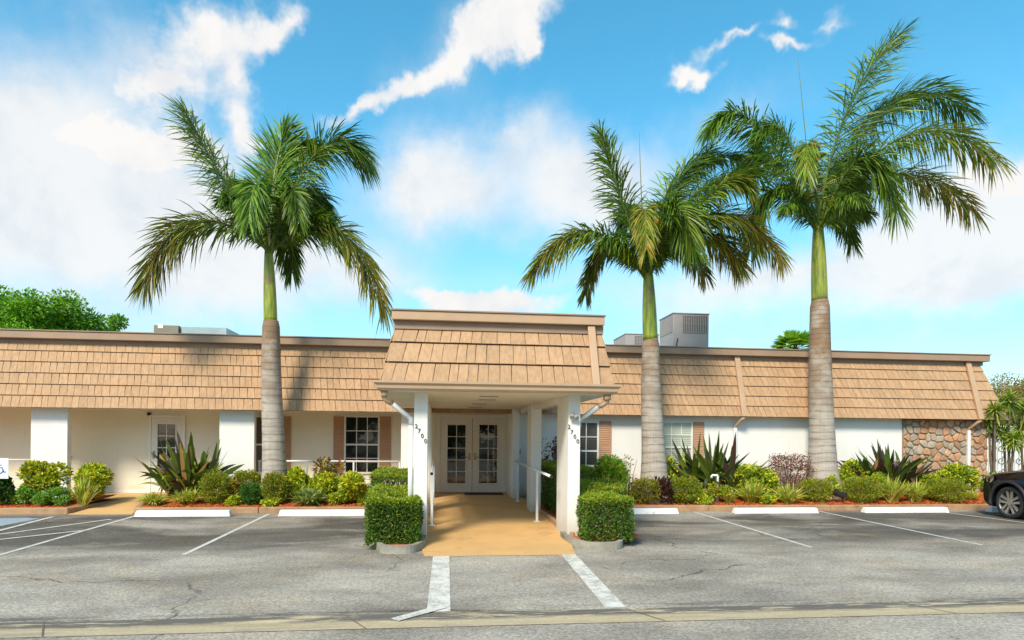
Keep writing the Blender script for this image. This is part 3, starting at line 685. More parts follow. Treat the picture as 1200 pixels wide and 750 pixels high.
# straps on the mansard leading water to white pipes on the wall
def mansard_strap(px, lower, label=None):
    xc = X(px, EY); n = Vector((0, -(TZ-EZ), (TY-EY))).normalized(); w = .075
    m = MB(); a0 = Vector((xc, EY, EZ-.02))+n*.035; a1 = Vector((xc, TY, TZ+.04))+n*.035
    d = n*.07; h = Vector((w, 0, 0))
    m.hexa([a0-h, a0+h, a0-h+d, a0+h+d, a1-h, a1+h, a1-h+d, a1+h+d]) ; o = m.build('downspout', trim_mat, bld, bevel=.01)
    q = MB(); x2 = xc+lower
    q.tube([(xc, EY-.05, EZ-.01), (xc+lower*.3, EY+.02, EZ-.08), (x2, WY-.06, EZ-.24), (x2, WY-.06, EZ-.34)], .045, 8); q.build('spout_elbow', trim_mat, o, smooth=True)
    q = MB(); q.box(x2-.045, x2+.045, WY-.105, WY-.028, .28, EZ-.3)
    if px > 1000: q.hexa([(x2-.045, WY-.11, .2), (x2+.045, WY-.11, .2), (x2-.045, WY-.03, .2), (x2+.045, WY-.03, .2), (x2-.045, WY-.11, .3), (x2+.045, WY-.11, .3), (x2-.045, WY-.03, .3), (x2+.045, WY-.03, .3)])
    q.build('spout_pipe', metal_white, o, bevel=.01)
mansard_strap(871, -.12); mansard_strap(1147.5, -.12)
hb = MB(); hx = X(1149, WY); hb.box(hx+.02, hx+.2, WY-.2, WY-.03, .62, .74); hb.tube([(hx+.05, WY-.12, .6), (hx+.05, WY-.12, .3)], .02, 6); hb.tube([(hx-.08, WY-.15, .70), (hx+.1, WY-.16, .70)], .018, 6); hb.build('hose_tap', dark_metal, bld)

# ------------------------------------------------------------------ entrance canopy (part of the building)
CF = 9.95                                        # front edge of canopy gutter
cxl, cxr = X(437, CF), X(728, CF)
CB, CTOP = 2.56, 3.47
can = MB(); can.box(cxl+.10, cxr-.10, CF+.1, WY+.9, 2.45, 2.52); can.box(cxl+.1, cxr-.1, CF+.1, CF+.3, 2.52, 2.56)
CX = CB
canopy = can.build('entrance_canopy', ceiling_mat, bld)
tx0, tx1 = X(462, CF+.3), X(705, CF+.3)
c0x, c1x = cxl+.10, cxr-.10; FY = CF+.10; FTY = FY+.30
sh = MB(); shingle_rows(sh, c0x, c1x, tx0, tx1, FY, FTY, CB, CTOP, 3, .14, .26, first=.72, thick=.04)
tmp = MB(); Ls = 16.5-FY; shingle_rows(tmp, 0, Ls, .30, Ls, 0, c1x-tx1, CB, CTOP, 3, .16, .26, first=.72)
V = np.concatenate(tmp.v); sh.add(np.stack([c1x-V[:, 1], FY+V[:, 0], V[:, 2]], 1), tmp.f)
tmp = MB(); shingle_rows(tmp, 0, Ls, .30, Ls, 0, tx0-c0x, CB, CTOP, 3, .16, .26, first=.72)
V = np.concatenate(tmp.v); sh.add(np.stack([c0x+V[:, 1], FY+V[:, 0], V[:, 2]], 1), [tuple(reversed(f)) for f in tmp.f])
sh.build('canopy_shingles', shingle_mat, canopy)
bk = MB(); e = .014
bk.hexa([(c0x+e, FY+e, CB), (c1x-e, FY+e, CB), (c0x+e, 16.9, CB), (c1x-e, 16.9, CB), (tx0+e, FTY+e, CTOP), (tx1-e, FTY+e, CTOP), (tx0+e, 16.9, CTOP), (tx1-e, 16.9, CTOP)])
bk.build('canopy_felt', fascia_dark, canopy)
fb = MB(); fb.box(tx0-.02, tx1+.03, FTY-.04, 16.9, CTOP+.0, CTOP+.13); fb.build('canopy_fascia_board', fascia_dark, canopy)
zt = Z(580, 366, FTY-.1)
fb = MB(); fb.box(X(458, FTY-.1), X(707, FTY-.1), FTY-.13, 16.95, CTOP+.135, zt-.02); fb.build('canopy_fascia', trim_mat, canopy, bevel=.01)
fb = MB(); fb.box(X(458, FTY-.1)-.015, X(707, FTY-.1)+.015, FTY-.15, 16.95, zt-.018, zt+.004); fb.build('canopy_edge_cap', fascia_dark, canopy)
# strap on the canopy front
a0 = Vector((X(697.5, FY), FY-.045, CB)); a1 = Vector((X(690.5, FTY), FTY-.045, CTOP+.12)); h = Vector((.062, 0, 0)); d = Vector((0, -.05, .01))
st_ = MB(); st_.hexa([a0-h+d, a0+h+d, a0-h, a0+h, a1-h+d, a1+h+d, a1-h, a1+h]); st_.build('canopy_strap', trim_mat, canopy, bevel=.01)
# gutter: a ledged box round three sides
def gutter_run(m, pts):
    prof = [(0, 2.45), (-.02, 2.452), (-.055, 2.475), (-.065, 2.53), (-.10, 2.565), (-.10, 2.60), (-.085, 2.60), (-.085, 2.57), (0, 2.57)]
    return prof
gp = [(0.0, 2.452), (.03, 2.455), (.06, 2.49), (.065, 2.535), (.10, 2.57), (.10, 2.605), (.085, 2.605), (.08, 2.58), (.0, 2.575)]
gm = MB(); path = [((c0x, 16.25), (-1, 0)), ((c0x, FY), (-1, -1)), ((c1x, FY), (1, -1)), ((c1x, 16.25), (1, 0))]
Vg = []; 
for (bx, by), (ox, oy) in path:
    for (o_, z_) in gp: Vg.append((bx+ox*o_, by+oy*o_, z_))
ng = len(gp); Fg = [(i*ng+k, (i+1)*ng+k, (i+1)*ng+(k+1) % ng, i*ng+(k+1) % ng) for i in range(3) for k in range(ng)]
gm.add(Vg, Fg); gm.build('gutter', gutter_mat, canopy)
# beams under ceiling along posts
posts = []
def post(px0, px1, yf, dep, zb):
    a, b = X(px0, yf), X(px1, yf); m = MB(); m.box(a, b, yf, yf+dep, zb-.02, 2.449); o = m.build('post', white_stucco, canopy, bevel=.008); posts.append((a, b, yf)); return o
PF = 10.40
p1 = post(485, 501, PF, .34, .02); p2 = post(666, 680, PF, 1.02, .02)
post(622.5, 634.5, 13.6, .62, .1); post(600.5, 609, 16.1, .5, .15)
lx0, lx1 = posts[0][0], posts[0][1]
for yy, dp in ((13.6, .4), (16.1, .5)):
    m = MB(); m.box(lx0+.02, lx1-.0+.0, yy, yy+dp, .05, 2.449); m.build('post', white_stucco, canopy, bevel=.008)
bm_ = MB(); bm_.box(lx0, lx1-.02, PF+.35, 16.1, 2.34, 2.448); bm_.box(2.06, 2.2, PF+.73, 16.1, 2.34, 2.448); bm_.build('beam', door_paint, canopy)
for (x_, y_) in ((.9, 12.0), (.85, 13.6), (.85, 15.2), (.85, 11)): vt = MB(); vt.box(x_-.16, x_+.16, y_-.05, y_+.05, 2.435, 2.449); vt.build('ceiling_vent', ac_mat, canopy)
# downspouts on canopy corners
def ds(x_start, x_post, zb, sgn):
    m = MB(); y = PF+.10
    m.box(x_start-.05, x_start+.05, CF+.12, CF+.24, 2.36, 2.45)
    m.tube([(x_start, CF+.18, 2.42), (x_start, CF+.19, 2.34), (x_start+sgn*.05, CF+.22, 2.29), (x_start+sgn*.12, CF+.27, 2.26)], .045, 10)
    o = m.build('downspout', gutter_mat, canopy, smooth=True)
    q = MB(); q.tube([(x_start+sgn*.11, CF+.26, 2.264), (x_post-sgn*.08, y-.02, 2.09), (x_post, y, 2.03), (x_post, y, 1.92)], .045, 10)
    if sgn > 0: q.tube([(x_post, y, 1.93), (x_post, y, .15)], .04, 10)
    q.build('downspout_pipe', spout_grey if sgn < 0 else metal_white, canopy, smooth=True)
ds(X(450, CF+.18), posts[0][0]-.055, .1, 1); ds(X(711, CF+.18), posts[1][1]+.0, .1, -1)
# house numbers 2700 running diagonally down each front post
def seg_text(m, ch, x, z, h, y):
    w = h*.55; t = h*.16
    S = {'a': (x, x+w, z+h-t, z+h), 'g': (x, x+w, z+h/2-t/2, z+h/2+t/2), 'd': (x, x+w, z, z+t)}
def digits(pts, y):
    for (ch, px, py) in pts:
        cu = bpy.data.curves.new('house_number', 'FONT'); cu.body = ch; cu.size = .098; cu.extrude = .006; cu.align_x = 'CENTER'; cu.align_y = 'CENTER'; cu.offset = 0.0
        ob = bpy.data.objects.new('house_number_text', cu); col.objects.link(ob)
        dg = bpy.context.evaluated_depsgraph_get(); dg.update()
        me = bpy.data.meshes.new_from_object(ob.evaluated_get(dg)); bpy.data.objects.remove(ob); bpy.data.curves.remove(cu)
        o = bpy.data.objects.new('house_number', me); col.objects.link(o); me.materials.clear(); me.materials.append(number_mat)
        o.parent = canopy; p = at(px, py, y); off = OFF[canopy.name]; o.location = Vector((p.x, y-.008, p.z))-off; o.rotation_euler = (R(90), 0, 0)
digits([('2', 487.8, 499.5), ('7', 491.2, 505.0), ('0', 494.8, 510.8), ('0', 498.6, 517.0)], PF)
digits([('2', 666.8, 500.3), ('7', 670.0, 506.5), ('0', 673.5, 511.8), ('0', 676.9, 517.3)], PF)
sl = MB(); p = at(671.5, 486, PF); sl.tube([(p.x, PF, p.z), (p.x, PF-.06, p.z)], .035, 10); sl.tube([(p.x-.03, PF-.05, p.z), (p.x-.04, PF-.11, p.z-.05)], [.03, .04], 10); sl.tube([(p.x+.03, PF-.05, p.z-.02), (p.x+.05, PF-.11, p.z-.06)], [.03, .04], 10)
sl.build('flood_light', ac_mat, canopy)

# handrails along the ramp
def handrail(x, ya, yb, posts_y, label, wall_to=None):
    root = empty('handrail', (x, (ya+yb)/2, .1), label, 'handrail', 'handrails along the entrance ramp')
    r = MB(); r.tube([(x, ya+.0, ramp_z(ya)+1.02), (x, yb, ramp_z(yb)+.96)], .024, 12); r.build('rail', metal_white, root, smooth=True)
    e_ = MB(); e_.tube([(x, ya-.004, ramp_z(ya)+1.02), (x, ya-.05, ramp_z(ya)+1.02)], .027, 12); e_.build('end_cap', dark_metal, root)
    for py_ in posts_y:
        q = MB(); t = (py_-ya)/(yb-ya); zt_ = ramp_z(ya)+1.02+(ramp_z(yb)+.96-ramp_z(ya)-1.02)*t
        q.box(x-.022, x+.022, py_-.022, py_+.022, ramp_z(py_), zt_); q.box(x-.06, x+.06, py_-.06, py_+.06, ramp_z(py_), ramp_z(py_)+.012); q.build('rail_post', metal_white, root)
handrail(1.92, 10.75, 16.0, (12.3, 15.4), 'white pipe handrail along the right side of the entrance ramp')
handrail(-.13, 11.3, 15.8, (11.9, 14.8), 'white pipe handrail seen end on beside the left front post')
def porch_rail(x0, x1, label):
    root = empty('porch_railing', ((x0+x1)/2, WY+.3, .165), label, 'railing', 'white railings along the porch')
    m = MB(); m.tube([(x0, WY+.3, 1.06), (x1, WY+.3, 1.06)], .025, 10); m.build('rail', metal_white, root, smooth=True)
    m = MB(); m.tube([(x0, WY+.3, .60), (x1, WY+.3, .60)], .018, 8); m.build('lower_rail', metal_white, root, smooth=True)
    n = max(2, round((x1-x0)/1.3)+1)
    for i in range(n):
        xx = x0+.03+(x1-x0-.06)*i/(n-1); q = MB(); q.box(xx-.02, xx+.02, WY+.28, WY+.32, .165, 1.05); q.build('rail_post', metal_white, root)
porch_rail(X(299, WY), X(469, WY), 'white railing in front of the windows left of the entrance')
porch_rail(-12.2, X(36, WY)-.02, 'white railing behind the disabled parking sign at far left')
mt = MB(); mt.prism([(X(545, DY-.6), DY-.75), (X(590, DY-.6), DY-.75), (X(590, DY-.6), DY-.15), (X(545, DY-.6), DY-.15)], .163, .178)
tag(mt.build('doormat', black_rubber), 'dark rubber doormat in front of the glazed double doors', 'doormat')

# ------------------------------------------------------------------ roof top units
def ac_unit(px0, px1, pside, pyt, Y, zb, depth, label, group):
    x0, x1 = X(px0, Y), X(px1, Y); zt_ = Z((px0+px1)/2, pyt, Y)
    root = empty('air_conditioner', ((x0+x1)/2, Y+depth/2, zb), label, 'air conditioner', group)
    b = MB(); b.box(x0, x1, Y, Y+depth, zb+.09, zt_); b.build('cabinet', ac_mat, root, bevel=.015)
    b = MB(); b.box(x0+.03, x1-.03, Y+.04, Y+depth-.04, zb, zb+.09); b.build('curb', dark_metal, root)
    t = MB(); t.box(x0-.02, x1+.02, Y-.02, Y+depth+.02, zt_+.002, zt_+.03); t.build('lid', ac_mat, root)
    gx0 = x0+(x1-x0)*.27; gx1 = x1-.06; gz0 = zb+(zt_-zb)*.58; gz1 = zt_-.06
    g_ = MB(); g_.box(gx0, gx1, Y-.006, Y-.001, gz0, gz1); go = g_.build('grille', ac_dark, root)
    s_ = MB(); n_ = int((gx1-gx0)/.055)
    for i in range(n_+1): xx = gx0+(gx1-gx0)*i/n_; s_.box(xx-.013, xx+.013, Y-.02, Y-.007, gz0, gz1)
    for i in range(3): zz = gz0+(gz1-gz0)*i/2; s_.box(gx0, gx1, Y-.026, Y-.021, zz-.008, zz+.008)
    s_.build('grille_bars', ac_mat, go)
    g_ = MB(); g_.box(x0-.006, x0-.001, Y+.08, Y+depth-.08, gz0, gz1); go = g_.build('grille', ac_dark, root)
    s_ = MB(); n_ = int((depth-.16)/.07)
    for i in range(n_+1): yy = Y+.08+(depth-.16)*i/n_; s_.box(x0-.018, x0-.007, yy-.014, yy+.014, gz0, gz1)
    s_.build('grille_bars', ac_mat, go)
    l_ = MB(); lb = MB()
    for (fx, w) in ((.12, .12), (.5, .09), (.85, .06)): l_ = MB(); l_.box(x0+(x1-x0)*fx, x0+(x1-x0)*fx+w, Y-.006, Y-.001, zb+.14, zb+.22); l_.build('label_plate', sign_white, root)
    c_ = MB(); c_.tube([(x0+.1, Y-.02, zb+.1), (x0+.1, Y-.04, zb+.4), (x0+.16, Y-.02, zb+.62)], .014, 6); c_.build('cable', dark_metal, root)
    return root
ac_unit(787.5, 829.5, 777, 368, 19.6, 4.34, 1.25, 'tall grey rooftop air conditioner right of the middle palm', 'rooftop air conditioners')
ac_unit(732, 771, 722, 392, 22.5, 4.2, 1.6, 'lower grey rooftop air conditioner mostly behind the middle palm trunk', 'rooftop air conditioners')
cp = MB(); cp.box(X(775, 19.4), X(872, 19.4), 19.45, 21, 4.15, 4.335); cp.build('unit_curb', galv, bld)
cp = MB(); xq = X(782.5, 19.3); cp.tube([(xq, 19.3, 4.15), (xq, 19.3, 4.52)], .035, 8); cp.tube([(xq-.09, 19.3, 4.15), (xq-.09, 19.3, 4.40)], .03, 8); cp.build('roof_vent_pipe', metal_white, bld)
rt = empty('roof_duct', (X(225, 20), 20.5, 4.15), 'grey box and galvanised duct on the roof left of the palm', 'roof duct')
Yd = 20.0; d1 = MB(); d1.box(X(179, Yd), X(208, Yd), Yd, Yd+1, 4.15, Z(193, 381, Yd)); d1.build('fan_box', material('olive_grey', (.20, .18, .13), .6, var=.1), rt, bevel=.01)
d1 = MB(); xa_, xb_, xc_ = X(209, Yd), X(263, Yd), X(273, Yd); zt_ = Z(240, 383, Yd); d1.box(xa_, xb_, Yd+.1, Yd+.9, 4.15, zt_)
d1.hexa([(xb_+.003, Yd+.1, 4.15), (xc_, Yd+.5, 4.15), (xb_+.003, Yd+.9, 4.15), (xc_, Yd+.9, 4.15), (xb_+.003, Yd+.1, zt_), (xc_, Yd+.5, zt_-.12), (xb_+.003, Yd+.9, zt_), (xc_, Yd+.9, zt_-.12)]); d1.build('duct', galv, rt)
d1 = MB(); d1.box(X(184, Yd), X(190, Yd), Yd-.01, Yd-.001, 4.9, 5.02); d1.build('label_plate', sign_white, rt)

# ------------------------------------------------------------------ wheel stops
def wheel_stop(pa, pb, label, py=603):
    y = 14.02; x0, x1 = X(pa, y), X(pb, y)
    root = None; m = MB(); z = .13
    m.hexa([(x0, y-.10, .004), (x1, y-.10, .004), (x0, y+.10, .004), (x1, y+.10, .004), (x0+.03, y-.06, z), (x1-.03, y-.06, z), (x0+.03, y+.06, z), (x1-.03, y+.06, z)])
    o = m.build('wheel_stop', stop_mat, loc=((x0+x1)/2, y, 0), bevel=.012)
    return tag(o, label, 'wheel stop', 'white concrete wheel stops along the kerb')
wheel_stop(160, 272, 'white concrete wheel stop nearest the tan path at left')
wheel_stop(328, 430, 'white concrete wheel stop beside the left hedge block')
wheel_stop(716, 795, 'white concrete wheel stop beside the right hedge block')
wheel_stop(860, 958, 'white wheel stop with a brown chip, below the right palm')
wheel_stop(1012, 1110, 'white wheel stop between the right palm and the dark car')
wheel_stop(1159, 1262, 'white wheel stop in front of the black car')

# ------------------------------------------------------------------ foliage tools
def unit(a): return a/np.maximum(np.linalg.norm(a, axis=-1, keepdims=True), 1e-9)
def rnd_dir(n): return unit(RNG.normal(size=(n, 3)))
def palette(n, cols, jit=.25):
    "cols: list of (weight, (r,g,b))"
    w = np.array([c[0] for c in cols], float); w /= w.sum(); idx = RNG.choice(len(cols), n, p=w)
    c = np.array([c[1] for c in cols])[idx]; return np.clip(c*RNG.uniform(1-jit, 1+jit, (n, 1))*RNG.uniform(.93, 1.07, (n, 3)), 0, 1)
def leaves(m, P, D, L, Wd, C, fold=.25, nrm=None):
    "folded leaf blades: P base, D direction, L length, Wd width"
    n = len(P); D = unit(D); U = unit(np.cross(D, nrm if nrm is not None else rnd_dir(n))); Nn = np.cross(U, D)
    L = np.broadcast_to(L, (n,))[:, None]; Wd = np.broadcast_to(Wd, (n,))[:, None]
    mid = P+D*L*.5+Nn*Wd*fold; V = np.stack([P, mid+U*Wd*.5, P+D*L, mid-U*Wd*.5], 1).reshape(-1, 3)
    b = np.arange(n)[:, None]*4; F = np.concatenate([b+np.array([[0, 1, 2]]), b+np.array([[0, 2, 3]])])
    m.addnp(V, F, np.repeat(C, 4, 0))
def blade_strips(m, P, D, L, Wd, C, droop, seg=5, wprof=None, side=None, grav=None):
    "long arching blades; D initial direction, gravity bends them; arrays of n"
    n = len(P); D = unit(D); G = np.array([0, 0, -1.0])
    L = np.broadcast_to(L, (n,)); Wd = np.broadcast_to(Wd, (n,)); droop = np.broadcast_to(droop, (n,))
    U = side if side is not None else unit(np.cross(D, np.tile([0, 0, 1.], (n, 1))+RNG.normal(size=(n, 3))*.35))
    if wprof is None: wprof = lambda s: np.sin(np.pi*min(max(.12+.88*s, 0), 1))**.6
    rows = []
    for k_ in range(seg+1):
        s = k_/seg; c = P+(D*s+G*(droop[:, None]*s*s))*L[:, None]/(1+.35*droop[:, None]*s)
        w = Wd*(.55+.45*s if s < .3 else 1)*(1-max(0, (s-.45)/.55)**2*.97)
        rows.append((c-U*w[:, None]/2, c+U*w[:, None]/2))
    V = np.stack([x for r in rows for x in r], 1).reshape(-1, 3); k2 = 2*(seg+1)
    b = np.arange(n)[:, None]*k2; F = np.concatenate([b+np.array([[2*i, 2*i+1, 2*i+3, 2*i+2]]) for i in range(seg)])
    C = np.asarray(C)
    CC = np.repeat(C, k2, 0)
    m.addnp(V, F, CC)

# ------------------------------------------------------------------ palms
GREEN = [(5, (.085, .165, .014)), (3, (.15, .25, .016)), (2, (.04, .10, .014)), (1, (.30, .34, .03))]
BRIGHT = [(4, (.18, .32, .02)), (3, (.06, .16, .02)), (2, (.20, .32, .04))]
YELLOW = [(4, (.42, .34, .03)), (3, (.26, .30, .03)), (1, (.45, .22, .03)), (4, (.10, .19, .02))]
BROWN = [(4, (.34, .30, .035)), (3, (.26, .15, .04)), (2, (.48, .36, .05)), (1.5, (.06, .11, .02)), (1, (.55, .26, .03))]
def frond(name, root, P0, C, P2, pal, lmax=.85, n=120, tip_pal=None, droop=.8, hang=0.0, depth_lab=None):
    m = MB(); P0, C, P2 = map(Vector, (P0, C, P2)); K = 16
    pt = lambda t: P0*(1-t)**2+C*2*t*(1-t)+P2*t*t; tg = lambda t: ((C-P0)*(1-t)*2+(P2-C)*2*t).normalized()
    rc = (.16, .22, .04)
    m.tube([pt(i/K) for i in range(K+1)], [.034*(1-.85*i/K)+.004 for i in range(K+1)], 6, c=rc)
    ts = np.linspace(.12, 1.0, n); Ps = []; Ds = []; Ls = []; Cs = []; Ss = []; Dr = []; Tt = []
    for i, t in enumerate(ts):
        T = tg(t); up = Vector((0, 0, 1))
        S = T.cross(up)
        if S.length < .25: S = T.cross(Vector((0, -1, .3)))
        S.normalize(); Nn = S.cross(T).normalized()
        prof = (.45+.55*min((t-.1)/.3, 1))*(1-.36*max(0, (t-.5)/.5)**2)
        for sgn in (-1, 1):
            for rk in range(2 if i % 3 else 3):
                a = R(66-38*t+random.uniform(-15, 15)); phi = R(random.uniform(-52, 56))+(.0 if rk else R(-5))
                d = T*math.cos(a)+(S*(sgn*math.cos(phi))+Nn*math.sin(phi))*math.sin(a)
                Ps.append(pt(min(max(t+random.uniform(-.006, .006), 0), 1))); Tt.append(t); Ds.append(d); Ls.append(lmax*prof*random.uniform(.82, 1.08)); Dr.append(droop*random.uniform(.3, 1.05))
                Ss.append(T+Vector((random.uniform(-.3, .3), random.uniform(-.3, .3), random.uniform(-.3, .3))))
    Ps = np.array([list(p) for p in Ps]); Ds = np.array([list(p) for p in Ds]); Ls = np.array(Ls); Dr = np.array(Dr); N_ = len(Ps)
    S_ = unit(np.array([list(p) for p in Ss])); S_ = unit(S_-Ds*np.sum(S_*Ds, 1, keepdims=True))
    Cc = palette(N_, pal)
    if tip_pal is not None:
        tt = np.array(Tt); w = np.clip((tt-.22)*1.9, 0, 1)*RNG.uniform(.25, 1, N_); w = w[:, None]; Cc = Cc*(1-w)+palette(N_, tip_pal)*w
    blade_strips(m, Ps, Ds, Ls, RNG.uniform(.024, .040, N_), Cc, Dr, seg=4, side=S_)
    return m.build('frond', frondm, root)
def palm(px, Y, py_base, py_shaft, py_top, wb, wm_, wt, ws, fr, label, spear=None, lean=0.0, inner=5):
    zb = 0.16; k_ = F_PX/( (ray(px, 500).normalized().dot(ROT@Vector((0, 0, -1))) and 1) )
    p0 = at(px, py_base, Y); pxm = lambda w: X(px+w/2, Y)-X(px-w/2, Y)
    xs_ = X(px+lean, Y); zs = Z(px, py_shaft, Y); ztop = Z(px, py_top, Y)
    root = empty('palm_tree', (p0.x, Y, zb), label, 'palm tree', 'royal palms in front of the building')
    m = MB(); K = 60; pts = []; rs = []
    for i in range(K+1):
        t = i/K; z = zb-.1+(zs-zb+.1)*t; r0 = pxm(wb)/2; r1 = pxm(wm_)/2; r2 = pxm(wt)/2
        r = r1+(r2-r1)*t + (r0-r1)*math.exp(-(t*(zs-zb))/.55) + .02*math.sin(t*math.pi*.9)
        if t > .965: r *= 1-.12*(t-.965)/.035
        pts.append((p0.x+(xs_-p0.x)*t+.012*math.sin(t*7), Y, z)); rs.append(r*(1+.006*math.sin(i*2.3)+.004*math.sin(i*5.1)))
    m.tube(pts, rs, 28); m.build('trunk', trunk_mat, root, smooth=True)
    m = MB(); r2 = pxm(ws)/2; pts = []; rs = []
    for i in range(17):
        t = i/16; pts.append((xs_+(X(px+lean*1.5, Y)-xs_)*t, Y, zs-.03+(ztop-zs+.22)*t)); rs.append(r2*(1.12-.42*t+.10*math.sin(t*math.pi)))
    m.tube(pts, rs, 20); m.build('crownshaft', shaft_mat, root, smooth=True)
    P0 = Vector((X(px+lean*1.5, Y), Y, ztop+.02))
    for i in range(inner):                   # the inner ring of fronds that fills the crown
        a = i*2*math.pi/inner+random.uniform(-.3, .3); e_ = random.uniform(.35, 1.1); Lf = random.uniform(1.5, 2.1)
        d = Vector((math.cos(a)*math.cos(e_), math.sin(a)*math.cos(e_), math.sin(e_)))
        T_ = P0+d*Lf+Vector((0, 0, -.25)); M = P0+d*Lf*.55+Vector((0, 0, .12)); frond('frond', root, P0+Vector((0, 0, .08)), M*2-(P0+T_)/2, T_, GREEN, .62, n=70, droop=.9)
    for f in fr:
        (mx, my), (tx, ty), dep, pal, tip, L, dr = f
        dm = dep*.55; M = at(mx, my, Y+dm); T_ = at(tx, ty, Y+dep); C = M*2-(P0+T_)/2
        S0 = P0+Vector((random.uniform(-.06, .06), random.uniform(-.06, .06), random.uniform(-.05, .18)))
        frond('frond', root, S0, C, T_, pal, L*1.2, tip_pal=tip, droop=dr)
    if spear:
        m = MB(); a = at(*spear[0], Y); b = at(*spear[1], Y); m.tube([b, (a+b)/2+Vector((.01, 0, 0)), a], [.024, .014, .004], 6, c=(.22, .26, .06)); m.build('spear_leaf', leaf, root)
    return root
G, B, Yw, Br = GREEN, BRIGHT, YELLOW, BROWN
palm(322, 15.6, 575, 376, 305, 40, 26, 19, 14, [
    ((262, 212), (216, 130), .3, G, None, .95, .55), ((320, 215), (335, 152), .6, B, None, .95, .3), ((370, 180), (426, 182), .2, G, None, 1.0, .75),
    ((228, 262), (170, 330), -.2, G, Br, .85, .6), ((392, 270), (450, 358), -.3, G, Br, .9, .6), ((302, 222), (292, 258), -1.3, B, None, .62, .8),
    ((352, 225), (385, 262), 1.5, G, None, .8, .9), ((290, 225), (272, 222), 1.5, G, None, .6, .9), ((330, 268), (342, 318), 1.3, G, None, .6, .9),
    ((338, 225), (350, 258), -1.1, G, None, .5, .8), ((330, 190), (372, 172), .9, G, None, .7, .8)],
    'royal palm at left, rising before the building left of the entrance', lean=-6, inner=3)
palm(767, 15.3, 582, 397, 330, 46, 26, 18, 15, [
    ((730, 240), (704, 158), .2, G, None, .9, .5), ((778, 236), (830, 178), .7, G, None, .95, .5), ((812, 232), (890, 200), .3, G, None, .85, .9),
    ((836, 252), (914, 300), -.2, G, Br, .75, .8), ((820, 275), (868, 312), .3, G, Br, .7, .8), ((790, 282), (826, 322), .9, G, Br, .6, .8),
    ((690, 272), (624, 318), -.2, B, Br, .72, .7), ((712, 290), (686, 345), .9, G, Br, .5, .8), ((756, 250), (758, 292), -1.4, Yw, Yw, .52, .8),
    ((742, 248), (736, 262), 1.5, G, None, .7, .9), ((785, 245), (812, 290), -1.3, G, None, .8, .8), ((800, 215), (862, 182), 1.2, G, None, .7, .8),
    ((835, 225), (880, 222), -.6, B, Yw, .6, .8)],
    'royal palm just right of the entrance canopy, with a yellow frond', spear=((749, 156), (754, 320)), lean=-6)
palm(964, 15.9, 584, 352, 275, 52, 27, 19, 15, [
    ((992, 135), (1052, 42), .3, G, None, 1.15, .35), ((888, 150), (832, 148), -.2, B, None, .85, .9), ((1040, 125), (1130, 128), .5, G, None, 1.1, .6),
    ((1058, 160), (1166, 188), -.4, B, Yw, .95, .8), ((1050, 205), (1140, 248), .1, G, Br, .85, .8), ((905, 225), (880, 292), .2, G, None, .8, .9),
    ((948, 175), (946, 205), -1.5, Yw, B, .55, .9), ((985, 190), (1010, 240), 1.5, G, None, .85, .9), ((1010, 185), (1050, 245), -1.3, G, None, .9, .8),
    ((905, 185), (872, 200), 1.4, G, None, .8, .9), ((975, 235), (1000, 285), .9, G, None, .6, .9), ((920, 160), (890, 160), 1.0, G, None, .7, .8), ((1010, 150), (1070, 110), 1.4, G, None, .8, .8)],
    'tallest royal palm, at right, its crown reaching the top of the picture', spear=((935, 68), (952, 250)), lean=-5)

